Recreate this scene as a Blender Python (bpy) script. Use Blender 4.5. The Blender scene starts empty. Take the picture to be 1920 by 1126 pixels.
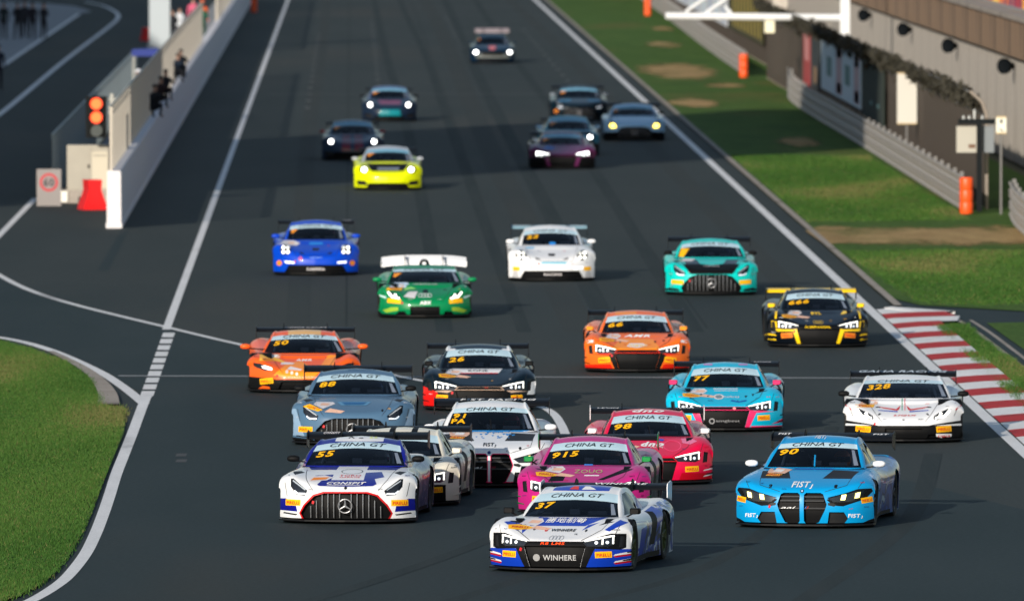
import bpy, bmesh, math, random
import numpy as np
from mathutils import Vector, Matrix
from mathutils.bvhtree import BVHTree

random.seed(7)
SC = bpy.context.scene
COL = SC.collection

# ------------------------------------------------------------------ camera
H = 10.2                     # camera height in metres
FPX = 24000.0                # focal length in photograph pixels
VPX, VPY = 658.0, -319.0     # vanishing point of the track in the photograph
yaw = math.atan2((960 - VPX), FPX)
pit = math.atan2((563 - VPY), FPX)
fwd = Vector((math.sin(yaw) * math.cos(pit), math.cos(yaw) * math.cos(pit), -math.sin(pit)))
rgt = Vector((math.cos(yaw), -math.sin(yaw), 0))
upv = rgt.cross(fwd)
cam_d = bpy.data.cameras.new('camera')
cam = bpy.data.objects.new('camera', cam_d)
COL.objects.link(cam)
m4 = Matrix((rgt, upv, -fwd)).transposed().to_4x4()
m4.translation = Vector((0, 0, H))
cam.matrix_world = m4
cam_d.sensor_width = 36
cam_d.lens = FPX / 1920 * 36
cam_d.clip_start = 1
cam_d.clip_end = 9000
cam_d.dof.use_dof = True
cam_d.dof.focus_distance = 181
cam_d.dof.aperture_fstop = 4.0
SC.camera = cam

# ------------------------------------------------------------------ light
SUN_EL = math.radians(17)
SH = Vector((0.40, 0.92))                 # direction in which shadows fall
SH.normalize()
w = bpy.data.worlds.new('World'); SC.world = w; w.use_nodes = True
nt = w.node_tree
sky = nt.nodes.new('ShaderNodeTexSky'); sky.sky_type = 'NISHITA'; sky.sun_disc = False
sky.sun_elevation = SUN_EL
sky.sun_rotation = math.atan2(-SH.x, -SH.y)
sky.air_density = 1.0; sky.dust_density = 0.6; sky.ozone_density = 0.5
bg = nt.nodes['Background']; bg.inputs[1].default_value = 0.10
nt.links.new(sky.outputs[0], bg.inputs[0])
sd = bpy.data.lights.new('sun', 'SUN'); sd.energy = 4.6; sd.angle = math.radians(0.5); sd.color = (1.0, 0.90, 0.78)
sun = bpy.data.objects.new('sun', sd); COL.objects.link(sun)
sdir = Vector((SH.x * math.cos(SUN_EL), SH.y * math.cos(SUN_EL), -math.sin(SUN_EL)))
sun.rotation_euler = sdir.to_track_quat('-Z', 'Y').to_euler()
sun.location = (-60, 60, 80)
SC.view_settings.view_transform = 'Standard'
SC.view_settings.look = 'None'
SC.view_settings.exposure = 0.1
SC.view_settings.gamma = 1.0

# ------------------------------------------------------------------ helpers
def P(px, py, z=0.0):
    """point of the plane z under a pixel of the photograph"""
    d = fwd + rgt * ((px - 960) / FPX) + upv * ((563 - py) / FPX)
    t = (z - H) / d.z
    return Vector((d.x * t, d.y * t, z))

def lin(c):
    c = c / 255.0
    return c / 12.92 if c <= 0.04045 else ((c + 0.055) / 1.055) ** 2.4

def rgb(r, g, b):
    return (lin(r), lin(g), lin(b), 1.0)

MATS = {}
def mat(name, col, rough=0.5, metal=0.0, coat=0.0, spec=0.5, emit=None, estr=0.0, noise=None, bump=None):
    if name in MATS:
        return MATS[name]
    m = bpy.data.materials.new(name); m.use_nodes = True
    n = m.node_tree.nodes; l = m.node_tree.links
    b = n['Principled BSDF']
    b.inputs['Base Color'].default_value = col
    b.inputs['Roughness'].default_value = rough
    b.inputs['Metallic'].default_value = metal
    b.inputs['Coat Weight'].default_value = coat
    b.inputs['Coat Roughness'].default_value = 0.06
    b.inputs['Specular IOR Level'].default_value = spec
    if emit:
        b.inputs['Emission Color'].default_value = emit
        b.inputs['Emission Strength'].default_value = estr
    if noise:                                   # (scale, amount): dirt / tone variation
        t = n.new('ShaderNodeTexCoord'); x = n.new('ShaderNodeTexNoise')
        x.inputs['Scale'].default_value = noise[0]; x.inputs['Detail'].default_value = 5
        l.new(t.outputs['Object'], x.inputs['Vector'])
        mx = n.new('ShaderNodeMix'); mx.data_type = 'RGBA'
        a = noise[1]
        mx.inputs[6].default_value = tuple(min(1, c * (1 - a)) for c in col[:3]) + (1,)
        mx.inputs[7].default_value = tuple(min(1, c * (1 + a)) for c in col[:3]) + (1,)
        l.new(x.outputs[0], mx.inputs[0]); l.new(mx.outputs[2], b.inputs['Base Color'])
        if bump:
            bp = n.new('ShaderNodeBump'); bp.inputs['Strength'].default_value = bump
            bp.inputs['Distance'].default_value = 0.02
            l.new(x.outputs[0], bp.inputs['Height']); l.new(bp.outputs[0], b.inputs['Normal'])
    MATS[name] = m
    return m

def paint(r, g, b, rough=0.32):
    c = rgb(r, g, b); c = tuple(v ** 1.18 for v in c[:3]) + (1,)      # lacquer deepens the colour
    return mat('paint_%d_%d_%d' % (r, g, b), c, rough + .06, 0.0, 0.28, 0.25)

def decalmat(r, g, b):
    return mat('vinyl_%d_%d_%d' % (r, g, b), rgb(r, g, b), 0.45, 0, 0, 0.3)

def obj(name, me, parent=None, mats=()):
    o = bpy.data.objects.new(name, me); COL.objects.link(o)
    for m in mats:
        me.materials.append(m)
    if parent is not None:
        o.parent = parent
    return o

def tag(o, label=None, cat=None, group=None, kind=None):
    if label: o['label'] = label
    if cat: o['category'] = cat
    if group: o['group'] = group
    if kind: o['kind'] = kind
    return o

def empty(name, loc, rz=0.0):
    o = bpy.data.objects.new(name, None); COL.objects.link(o)
    o.location = loc; o.rotation_euler = (0, 0, rz); o.empty_display_size = 0.3
    return o

class MB:
    """collects simple solids into one mesh"""
    def __init__(s): s.v = []; s.f = []; s.m = []
    def add(s, vs, fs, mi=0):
        b = len(s.v); s.v += [tuple(q) for q in vs]
        s.f += [tuple(b + i for i in q) for q in fs]; s.m += [mi] * len(fs)
    def box(s, x0, x1, y0, y1, z0, z1, mi=0):
        s.add([(x0, y0, z0), (x1, y0, z0), (x1, y1, z0), (x0, y1, z0), (x0, y0, z1), (x1, y0, z1), (x1, y1, z1), (x0, y1, z1)],
              [(3, 2, 1, 0), (4, 5, 6, 7), (0, 1, 5, 4), (1, 2, 6, 5), (2, 3, 7, 6), (3, 0, 4, 7)], mi)
    def bar(s, a, b, r, n=8, mi=0, r2=None):
        a = Vector(a); b = Vector(b); r2 = r if r2 is None else r2
        d = (b - a).normalized(); u = d.orthogonal().normalized(); w_ = d.cross(u)
        vs = []
        for c, rr in ((a, r), (b, r2)):
            for i in range(n):
                t = 2 * math.pi * i / n + math.pi / n
                vs.append(c + u * (rr * math.cos(t)) + w_ * (rr * math.sin(t)))
        fs = [(i, (i + 1) % n, n + (i + 1) % n, n + i) for i in range(n)]
        fs += [tuple(reversed(range(n))), tuple(range(n, 2 * n))]
        s.add(vs, fs, mi)
    def tube(s, pts, r, n=6, mi=0):
        for a, b in zip(pts, pts[1:]): s.bar(a, b, r, n, mi)
    def lathe(s, prof, axis='x', n=24, c=(0, 0, 0), mi=0):
        vs = []; k = len(prof)
        for i in range(n):
            t = 2 * math.pi * i / n
            for (a, r) in prof:
                q = {'x': (a, r * math.cos(t), r * math.sin(t)), 'y': (r * math.cos(t), a, r * math.sin(t)),
                     'z': (r * math.cos(t), r * math.sin(t), a)}[axis]
                vs.append((q[0] + c[0], q[1] + c[1], q[2] + c[2]))
        fs = []
        for i in range(n):
            j = (i + 1) % n
            for q in range(k - 1):
                fs.append((i * k + q, j * k + q, j * k + q + 1, i * k + q + 1))
        s.add(vs, fs, mi)
    def prism(s, poly, fn, mi=0):
        """poly: 2D outline; fn(u, v, side) -> 3D for side 0/1"""
        n = len(poly)
        vs = [fn(u, v, 0) for u, v in poly] + [fn(u, v, 1) for u, v in poly]
        fs = [tuple(range(n)), tuple(reversed(range(n, 2 * n)))]
        fs += [(i, n + i, n + (i + 1) % n, (i + 1) % n) for i in range(n)]
        s.add(vs, fs, mi)
    def mesh(s, name, smooth=None):
        me = bpy.data.meshes.new(name)
        me.from_pydata(s.v, [], s.f)
        bm = bmesh.new(); bm.from_mesh(me)
        for i, f in enumerate(bm.faces): f.material_index = s.m[i]
        bmesh.ops.recalc_face_normals(bm, faces=bm.faces[:])
        bm.to_mesh(me); bm.free()
        if smooth:
            me.polygons.foreach_set('use_smooth', [True] * len(me.polygons))
            me.set_sharp_from_angle(angle=math.radians(smooth))
        return me
    def build(s, name, mats, parent=None, smooth=None):
        if not isinstance(mats, (list, tuple)): mats = [mats]
        return obj(name, s.mesh(name, smooth), parent, mats)

def catmull(pts, n=6):
    pts = [Vector(p) for p in pts]; out = []
    for i in range(len(pts) - 1):
        p0 = pts[max(i - 1, 0)]; p1 = pts[i]; p2 = pts[i + 1]; p3 = pts[min(i + 2, len(pts) - 1)]
        for k in range(n):
            t = k / n
            out.append(0.5 * ((2 * p1) + (p2 - p0) * t + (2 * p0 - 5 * p1 + 4 * p2 - p3) * t * t + (3 * p1 - p0 - 3 * p2 + p3) * t ** 3))
    out.append(pts[-1]); return out

def ribbon(name, pts, width, z, material, parent=None, closed_depth=None):
    """flat strip on the ground along world points; width measured across, in metres (number or list)"""
    pts = [Vector((p.x, p.y, 0)) for p in pts]; n = len(pts)
    vs = []
    for i, p in enumerate(pts):
        t = (pts[min(i + 1, n - 1)] - pts[max(i - 1, 0)]).normalized()
        nr = Vector((-t.y, t.x, 0)); wd = width[i] if isinstance(width, list) else width
        vs += [p + nr * (wd / 2) + Vector((0, 0, z)), p - nr * (wd / 2) + Vector((0, 0, z))]
    fs = [(2 * i, 2 * i + 1, 2 * i + 3, 2 * i + 2) for i in range(n - 1)]
    me = bpy.data.meshes.new(name); me.from_pydata([tuple(v) for v in vs], [], fs)
    o = obj(name, me, parent, [material])
    return o

def sheet(name, pts, z, material, parent=None):
    """flat polygon on the ground from world points"""
    bm = bmesh.new()
    f = bm.faces.new([bm.verts.new((p[0], p[1], z)) for p in pts])
    f.normal_update()
    if f.normal.z < 0: f.normal_flip()
    bmesh.ops.triangulate(bm, faces=bm.faces[:])
    me = bpy.data.meshes.new(name); bm.to_mesh(me); bm.free()
    return obj(name, me, parent, [material])

_TXT = {}
def text2d(s, shear=0.0, bold=0.0):
    """letters as flat triangles, unit cap height, centred; returns verts, faces, width"""
    key = (s, shear, bold)
    if key in _TXT: return _TXT[key]
    cu = bpy.data.curves.new('lettering', 'FONT'); cu.body = s; cu.size = 1.0
    cu.shear = shear; cu.offset = bold; cu.space_character = 1.0 + bold * 4; cu.resolution_u = 2; cu.fill_mode = 'FRONT'
    o = bpy.data.objects.new('lettering', cu); COL.objects.link(o)
    dg = bpy.context.evaluated_depsgraph_get(); dg.update()
    me = bpy.data.meshes.new_from_object(o.evaluated_get(dg))
    vs = np.array([v.co[:2] for v in me.vertices]) if len(me.vertices) else np.zeros((0, 2))
    fs = [tuple(p.vertices) for p in me.polygons]
    bpy.data.objects.remove(o); bpy.data.curves.remove(cu); bpy.data.meshes.remove(me)
    if len(vs):
        lo = vs.min(0); hi = vs.max(0)
        vs = (vs - (lo + hi) / 2) / (hi[1] - lo[1])
        wd = (hi[0] - lo[0]) / (hi[1] - lo[1])
    else: wd = 1
    _TXT[key] = (vs, fs, wd)
    return _TXT[key]

BLACK = mat('black_trim', (0.0045, 0.005, 0.006, 1), 0.6, spec=0.15)
CARBON = mat('carbon_fibre', (0.006, 0.007, 0.009, 1), 0.45, 0, 0.0, 0.2)
DARK = mat('cockpit_dark', (0.022, 0.024, 0.030, 1), 0.7)
RUBBER = mat('rubber', (0.012, 0.012, 0.012, 1), 0.8)
RIM = mat('rim_metal', (0.05, 0.05, 0.055, 1), 0.35, 0.7)
CHROME = mat('chrome', (0.45, 0.47, 0.5, 1), 0.4, 0.7)
WHITE = paint(234, 237, 241)
YEL = decalmat(255, 190, 10)
RED = decalmat(205, 25, 35)
BLK = decalmat(14, 16, 20)
WHT = decalmat(240, 242, 244)
LAMP = mat('led_white', (1, 1, 1, 1), 0.3, emit=(1, 0.94, 0.80, 1), estr=2.6)
LAMPY = mat('led_yellow', (1, 0.9, 0.4, 1), 0.3, emit=(1, 0.85, 0.25, 1), estr=3.5)
LAMPLO = mat('led_low', (0.9, 0.92, 0.95, 1), 0.25, emit=(0.9, 0.95, 1, 1), estr=1.2)
LAMPOFF = mat('led_off', (0.55, 0.6, 0.66, 1), 0.2)
HOUS = mat('lamp_housing', (0.03, 0.035, 0.045, 1), 0.3, 0.3)

def glass(name, tint, tr, rough=0.02):
    m = bpy.data.materials.new(name); m.use_nodes = True
    n = m.node_tree.nodes; l = m.node_tree.links; n.clear()
    out = n.new('ShaderNodeOutputMaterial'); mx = n.new('ShaderNodeMixShader')
    a = n.new('ShaderNodeBsdfTransparent'); a.inputs[0].default_value = tint
    g = n.new('ShaderNodeBsdfGlossy'); g.inputs['Roughness'].default_value = rough
    fr = n.new('ShaderNodeFresnel'); fr.inputs['IOR'].default_value = tr
    l.new(fr.outputs[0], mx.inputs[0]); l.new(a.outputs[0], mx.inputs[1]); l.new(g.outputs[0], mx.inputs[2])
    l.new(mx.outputs[0], out.inputs['Surface'])
    return m
GLASS = glass('windscreen_glass', (0.80, 0.85, 0.88, 1), 1.42)
SIDEGLASS = glass('side_glass', (0.35, 0.38, 0.42, 1), 1.22)
LENS = glass('lamp_lens', (0.93, 0.95, 0.97, 1), 1.35)
# ------------------------------------------------------------------ ground materials
def ground_mat(name, c1, c2, scale, stretch=(1, 1, 1), rough=.85, c3=None, s3=.05, t3=(.52, .62), bump=.0, fine=None, spec=.3):
    m = bpy.data.materials.new(name); m.use_nodes = True
    n = m.node_tree.nodes; l = m.node_tree.links; b = n['Principled BSDF']
    t = n.new('ShaderNodeTexCoord'); mp = n.new('ShaderNodeMapping'); mp.inputs['Scale'].default_value = stretch
    l.new(t.outputs['Object'], mp.inputs[0])
    x = n.new('ShaderNodeTexNoise'); x.inputs['Scale'].default_value = scale; x.inputs['Detail'].default_value = 6; x.inputs['Roughness'].default_value = .65
    l.new(mp.outputs[0], x.inputs['Vector'])
    rr = n.new('ShaderNodeMapRange'); rr.inputs[1].default_value = .3; rr.inputs[2].default_value = .7
    l.new(x.outputs[0], rr.inputs[0])
    mx = n.new('ShaderNodeMix'); mx.data_type = 'RGBA'; mx.inputs[6].default_value = c1; mx.inputs[7].default_value = c2
    l.new(rr.outputs[0], mx.inputs[0]); out = mx.outputs[2]
    if c3:
        y = n.new('ShaderNodeTexNoise'); y.inputs['Scale'].default_value = s3; y.inputs['Detail'].default_value = 5
        l.new(mp.outputs[0], y.inputs['Vector'])
        r = n.new('ShaderNodeMapRange'); r.inputs[1].default_value = t3[0]; r.inputs[2].default_value = t3[1]; r.interpolation_type = 'SMOOTHSTEP'
        l.new(y.outputs[0], r.inputs[0])
        m2 = n.new('ShaderNodeMix'); m2.data_type = 'RGBA'; l.new(r.outputs[0], m2.inputs[0]); l.new(out, m2.inputs[6]); m2.inputs[7].default_value = c3
        out = m2.outputs[2]
    if fine:
        z = n.new('ShaderNodeTexNoise'); z.inputs['Scale'].default_value = fine[0]; z.inputs['Detail'].default_value = 3
        l.new(t.outputs['Object'], z.inputs['Vector'])
        r = n.new('ShaderNodeMapRange'); r.inputs[1].default_value = .25; r.inputs[2].default_value = .75; r.inputs[3].default_value = 1 - fine[1]; r.inputs[4].default_value = 1 + fine[1]
        l.new(z.outputs[0], r.inputs[0])
        mm = n.new('ShaderNodeMix'); mm.data_type = 'RGBA'; mm.blend_type = 'MULTIPLY'; mm.inputs[0].default_value = 1
        l.new(out, mm.inputs[6]); l.new(r.outputs[0], mm.inputs[7]); out = mm.outputs[2]
        if bump:
            bp = n.new('ShaderNodeBump'); bp.inputs['Strength'].default_value = bump; bp.inputs['Distance'].default_value = .01
            l.new(z.outputs[0], bp.inputs['Height']); l.new(bp.outputs[0], b.inputs['Normal'])
    l.new(out, b.inputs['Base Color'])
    b.inputs['Roughness'].default_value = rough; b.inputs['Specular IOR Level'].default_value = spec
    MATS[name] = m; return m

ASPH = ground_mat('asphalt', (.037, .048, .050, 1), (.052, .062, .063, 1), .22, (1, .12, 1), .72, (.060, .062, .058, 1), .055, (.50, .66), .5, (14, .22), .04)
ASPH2 = ground_mat('asphalt_new', (.027, .042, .047, 1), (.038, .053, .058, 1), .35, (1, .15, 1), .72, (.048, .051, .048, 1), .07, (.50, .66), .5, (14, .2), .04)
ASPHB = ground_mat('asphalt_old', (.062, .056, .050, 1), (.078, .070, .063, 1), .4, (1, .2, 1), .8, None, .05, (.5, .6), .5, (14, .2), .2)
RUBB = ground_mat('rubbered_line', (.022, .025, .029, 1), (.035, .037, .040, 1), .5, (1.5, .05, 1), .85, None, .05, (.5, .6), 0, None, .08)
GRASS = ground_mat('grass', (.046, .105, .018, 1), (.080, .150, .028, 1), .5, (1, .25, 1), .95, (.13, .125, .035, 1), .16, (.56, .72), .6, (9, .45), .1)
DRY = ground_mat('dry_grass', (.34, .22, .10, 1), (.55, .39, .18, 1), .8, (1, .3, 1), .95, (.14, .15, .045, 1), .35, (.48, .72), .3, (9, .4), .1)
def dry_alpha(name, band):
    m = DRY.copy(); m.name = name; n = m.node_tree.nodes; l = m.node_tree.links; b = n['Principled BSDF']
    t = n.new('ShaderNodeTexCoord'); sp = n.new('ShaderNodeSeparateXYZ'); l.new(t.outputs['Generated'], sp.inputs[0])
    def edge(sock, k):
        a = n.new('ShaderNodeMath'); a.operation = 'SUBTRACT'; l.new(sock, a.inputs[0]); a.inputs[1].default_value = .5
        q = n.new('ShaderNodeMath'); q.operation = 'ABSOLUTE'; l.new(a.outputs[0], q.inputs[0])
        p = n.new('ShaderNodeMath'); p.operation = 'POWER'; l.new(q.outputs[0], p.inputs[0]); p.inputs[1].default_value = 2
        o = n.new('ShaderNodeMath'); o.operation = 'MULTIPLY'; l.new(p.outputs[0], o.inputs[0]); o.inputs[1].default_value = k; return o.outputs[0]
    sm = n.new('ShaderNodeMath'); sm.operation = 'ADD'
    l.new(edge(sp.outputs[0], 0.0 if band else 3.6), sm.inputs[0]); l.new(edge(sp.outputs[1], 3.0), sm.inputs[1])
    x = n.new('ShaderNodeTexNoise'); x.inputs['Scale'].default_value = 1.1; x.inputs['Detail'].default_value = 7; x.inputs['Roughness'].default_value = .7
    mp = n.new('ShaderNodeMapping'); mp.inputs['Scale'].default_value = (1, .22, 1); l.new(t.outputs['Object'], mp.inputs[0]); l.new(mp.outputs[0], x.inputs['Vector'])
    d = n.new('ShaderNodeMath'); d.operation = 'SUBTRACT'; l.new(x.outputs[0], d.inputs[0]); l.new(sm.outputs[0], d.inputs[1])
    r = n.new('ShaderNodeMapRange'); r.interpolation_type = 'SMOOTHSTEP'; r.inputs[1].default_value = .10 if band else .16; r.inputs[2].default_value = .42; r.inputs[4].default_value = .85 if band else .9
    l.new(d.outputs[0], r.inputs[0]); l.new(r.outputs[0], b.inputs['Alpha']); return m
DRYA = dry_alpha('dry_grass_patch', False); DRYB = dry_alpha('dry_grass_band', True)
PAINTW = ground_mat('road_paint_white', (.72, .73, .74, 1), (.84, .85, .86, 1), 1.1, (1, .25, 1), .6, (.40, .40, .41, 1), .35, (.64, .76), .2, (24, .15), .08)
PAINTR = ground_mat('kerb_red', (.42, .014, .016, 1), (.52, .025, .025, 1), 2.5, (1, 1, 1), .6, (.16, .02, .02, 1), 1.2, (.58, .72), .2, (24, .15), .08)
CONC = ground_mat('concrete', (.30, .27, .235, 1), (.40, .36, .32, 1), .8, (1, 1, 1), .9, (.20, .18, .16, 1), .25, (.55, .7), .2, (18, .15), .2)
CONCG = ground_mat('concrete_grey', (.26, .28, .30, 1), (.34, .36, .38, 1), .5, (1, 1, 1), .9, None, .05, (.5, .6), .1, (18, .12), .2)
EARTH = ground_mat('earth', (.07, .075, .04, 1), (.12, .11, .06, 1), .05, (1, 1, 1), .95)

def struct(o): o['kind'] = 'structure'; return o

struct(sheet('ground', [(-4000, -500), (4000, -500), (4000, 8000), (-4000, 8000)], -.10, EARTH))
XL, XR = -3.77, 11.03
track = struct(sheet('race_track', [(-70, 40), (11.62, 40), (11.62, 1500), (-70, 1500)], 0.0, ASPH))

# darker, newer asphalt where the pit exit joins, and along the corner entry
def px_sheet(name, pts, z, m, parent=None, sm=False):
    w_ = [P(*p) for p in pts]
    if sm: w_ = catmull(w_, 4)
    return sheet(name, [(p.x, p.y) for p in w_], z, m, parent)
px_sheet('asphalt_patch', [(-250, 470), (-120, 480), (0, 518), (60, 545), (150, 574), (310, 613), (450, 646), (760, 708), (1010, 762), (1055, 800), (1075, 850), (1700, 900), (2100, 1000), (2000, 1300), (-300, 1300), (58, 1126), (101, 1101), (129, 1078), (159, 1040), (178, 1003), (206, 927), (233, 851), (269, 757), (276, 735), (225, 722), (180, 695), (90, 655), (0, 632), (-250, 600)], .004, ASPH2, track)
sheet('asphalt_patch', [(P(183, 507).x, P(183, 507).y), (P(203, 507).x, P(203, 507).y), (P(243, 430).x, P(243, 430).y), (P(228, 430).x, P(228, 430).y)], .004, ASPH2, track)

SKID = ground_mat('tyre_mark', (.029, .040, .043, 1), (.043, .054, .057, 1), 1.2, (2.5, .06, 1), .8, None, .05, (.5, .6), 0, (14, .2), .04)
SEAMM = ground_mat('paving_joint', (.030, .039, .041, 1), (.040, .049, .051, 1), .8, (1, .1, 1), .8, None, .05, (.5, .6), 0, None, .04)
LIGHTA = ground_mat('asphalt_dusty', (.045, .055, .057, 1), (.055, .063, .063, 1), .6, (1, .1, 1), .8, None, .05, (.5, .6), .3, (14, .2), .04)
for x0 in (-.1, 3.6, 7.3): ribbon('paving_joint', [Vector((x0, y, 0)) for y in (1200, 600, 400, 262)], .05, .0028, SEAMM, track)
for (x0, x1, wd, mm) in ((1.3, 2.0, .35, SKID), (2.9, 3.6, .30, SKID), (5.6, 5.2, .45, SKID), (7.6, 7.1, .35, SKID), (-1.6, -1.2, .5, LIGHTA), (9.6, 9.8, .6, LIGHTA), (4.4, 4.6, .7, LIGHTA)):
    ribbon('tyre_mark', catmull([Vector((x0 + (x1 - x0) * t + .12 * math.sin(9 * t + x0), 900 - 640 * t, 0)) for t in (0, .25, .5, .75, 1)], 6), wd, .0033, mm, track)
for pts, wd, mm in (([(1180, 760), (1120, 860), (980, 980), (700, 1090), (380, 1180)], .26, SKID), ([(1300, 820), (1240, 930), (1060, 1050), (760, 1150), (500, 1200)], .26, SKID), ([(1560, 800), (1500, 930), (1330, 1060), (1050, 1140)], .24, SKID), ([(1750, 850), (1700, 980), (1500, 1130)], .3, SKID)):
    tmz = .0046 + .0004 * len([o for o in track.children if o.name.startswith('tyre_mark')]) % .003; ribbon('tyre_mark', catmull([P(*q) for q in pts], 8), wd, tmz, mm, track)
# ------------------------------------------------------------------ painted lines
def line(name, pix, wd, z=.008, m=PAINTW, n=8):
    pts = [P(*p) for p in pix]
    if len(pts) > 2: pts = catmull(pts, n)
    return ribbon(name, pts, wd, z, m, track)
line("edge_line", [(658 + XL / H * (-60 + 319), -60), (658 + XL / H * (618 + 319), 618)], .17)
for i in range(10):                                   # dashes at the pit exit
    y0 = 624 + i * 11.6 + i * i * .06; y1 = y0 + 8.4 + i * .12
    line('edge_line_dash', [(318.5 - (y0 - 620) * .355, y0), (318.5 - (y1 - 620) * .355, y1)], .24)
line('edge_line', [(278, 738), (269, 757), (248, 813), (233, 851), (218, 889), (206, 927), (193, 965), (178, 1003), (159, 1040), (129, 1078), (101, 1101), (58, 1126), (-20, 1160), (-120, 1195)], .185, .009)
line('pit_exit_line', [(-150, 440), (-60, 480), (0, 517), (60, 546), (150, 574), (310, 613), (450, 646), (600, 676), (760, 708), (900, 735), (985, 755), (1030, 770), (1052, 796), (1066, 835), (1072, 870)], .16, .010)
line('pit_lane_line', [(-150, 615), (0, 633), (90, 655), (180, 694), (230, 725), (270, 757)], .21, .010)
line('control_line', [(222, 704.5), (1700, 709)], .30, .007, ground_mat('road_paint_grey', (.30, .31, .32, 1), (.42, .43, .44, 1), 2, (1, 1, 1), .7))
line('pit_lane_line', [(-40, 480), (0, 440), (66, 372)], .17, .008)
line('pit_lane_line', [(-60, 250), (0, 214), (120, 115), (205, 50), (221, 34), (218, 24), (195, 12), (160, 4)], .22, .008)
line('pit_lane_line', [(-60, 165), (0, 127), (148, 27)], .22, .012)
line('edge_line', [(658 + XR / H * (-60 + 319), -60), (658 + XR / H * (1000 + 319), 1000)], .22)
for yp in (28, 177):
    line('control_line', [(500 if yp > 100 else 530, yp), (1040 if yp < 100 else 1150, yp)], .5, .007, ground_mat('road_paint_worn%d' % yp, (.075, .078, .08, 1), (.11, .11, .11, 1), 1.5, (1, 1, 1), .8))
dotm = None
for xx, d0, d1 in ((-1.6, 470, 640), (1.1, 450, 690), (8.8, 520, 660), (5.2, 600, 700)):
    d = d0
    while d < d1:
        if dotm is None:
            dotm = bpy.data.meshes.new('grid_dot'); dotm.from_pydata([(-.09, -.5, 0), (.09, -.5, 0), (.09, .5, 0), (-.09, .5, 0)], [], [(0, 1, 2, 3)])
            dotm.materials.append(ground_mat('road_paint_dot', (.18, .18, .18, 1), (.3, .3, .3, 1), 2))
        o = obj('grid_dot', dotm, track); o.location = (xx, d, .007); d += 12
# inspection marks
for a in ((338, 853), (338, 864)):
    line('road_mark', [(a[0] - 8, a[1]), (a[0] + 12, a[1])], .9, .009, ground_mat('road_mark%d' % a[1], (.06, .065, .07, 1), (.08, .085, .09, 1), 2))

# ------------------------------------------------------------------ verges
def pin(poly, x, y):
    c = np.zeros(len(x), bool); n = len(poly); j = n - 1
    for i in range(n):
        xi, yi = poly[i]; xj, yj = poly[j]
        t = ((yi > y) != (yj > y)) & (x < (xj - xi) * (y - yi) / (yj - yi + 1e-12) + xi)
        c ^= t; j = i
    return c
gv = struct(sheet('grass_verge', [(11.78, 1500), (19.8, 1500), (19.8, 262), (15.5, 268.5), (13.5, 271.8), (12.2, 274.0), (11.78, 278)], .03, GRASS))
ribbon('verge_edging', [Vector((11.70, y, 0)) for y in (1500, 700, 500, 400, 330, 280, 273.5)], .17, .045, CONC, gv)
def blob(name, pix, m, z=.042, parent=None):
    pts = []
    for i, p in enumerate(pix):
        q = pix[(i + 1) % len(pix)]
        for t in (0, .25, .5, .75):
            pts.append((p[0] + (q[0] - p[0]) * t + random.uniform(-4, 4), p[1] + (q[1] - p[1]) * t + random.uniform(-1, 1)))
    return px_sheet(name, pts, z, m, parent)
random.seed(5)
for pl in ([(1195, 125), (1260, 120), (1338, 132), (1330, 147), (1250, 152), (1225, 140)], [(1310, 158), (1400, 158), (1402, 166), (1320, 166)], [(1205, 80), (1270, 80), (1282, 91), (1225, 91)],
           [(1222, 52), (1262, 52), (1264, 60), (1226, 60)], [(1240, 186), (1315, 186), (1350, 196), (1250, 204)], [(1450, 260), (1500, 258), (1535, 272), (1470, 277)],
           [(1510, 435), (1560, 418), (1720, 420), (1945, 418), (1945, 468), (1700, 472), (1560, 470)]):
    xs_ = [q[0] for q in pl]; ys_ = [q[1] for q in pl]; bw = max(xs_) - min(xs_); bh = max(ys_) - min(ys_)
    x0, x1, y0, y1 = min(xs_) - bw * .15, max(xs_) + bw * .15, min(ys_) - bh * .3, max(ys_) + bh * .3
    if bw > 300: x0, x1 = min(xs_) - 10, max(xs_)
    px_sheet('dry_patch', [(x0, y0), (x1, y0), (x1, y1), (x0, y1)] if bw < 300 else pl, .038, DRYB if bw > 300 else DRYA, gv)
# service road joining behind the kerb, with its edging
sr = struct(sheet('service_road', [(11.625, 283), (13.5, 280), (19.7, 275), (45, 240), (45, 150), (11.625, 150)], .012, ASPH2))
lv = struct(px_sheet('lower_verge', [(1752, 614), (1812, 610), (1870, 650), (1935, 700), (2100, 850), (2100, 1100), (1990, 850), (1920, 772)], .035, GRASS))
ov = struct(px_sheet('outer_verge', [(1850, 608), (1945, 606), (2300, 606), (2300, 1000), (2100, 800), (1935, 668)], .033, GRASS))
for k, (wd, m) in enumerate(((.34, CONC), (.16, ASPH2))):
    line_p = catmull([P(1808, 604), (P(1845, 628)), P(1890, 662), P(1935, 697), P(2050, 790)], 6)
    ribbon('drain_edging', line_p, wd, .05 + .006 * k, m, lv)
# red and white kerb, one block per stripe
kb = empty('race_kerb', (0, 0, 0)); kb['kind'] = 'structure'
for i in range(34):
    d1 = 271.9 - i * 2.6; d0 = d1 - 2.6
    red = (i % 2 == 1)
    r1 = 12.17; r0 = 12.17
    if i < 3: r0, r1 = 12.72 - .1 * i, 12.3 + .2 * i
    if i == 0: r1 = 11.5
    b = MB()
    prof = lambda xr: [(11.17, .012), (11.35, .03), ((11.17 + xr) / 2, .055), (xr, .075)]
    for (ya, xa), (yb_, xb) in (((d0 + .0, r0), (d1, r1)),):
        A = prof(xa); B = prof(xb)
        vs = [(x, ya, z) for x, z in A] + [(x, yb_, z) for x, z in B] + [(A[-1][0], ya, 0), (B[-1][0], yb_, 0)]
        b.add(vs, [(0, 1, 5, 4), (1, 2, 6, 5), (2, 3, 7, 6), (3, 8, 9, 7)])
    b.build('kerb_block', PAINTR if red else PAINTW, kb)

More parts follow.
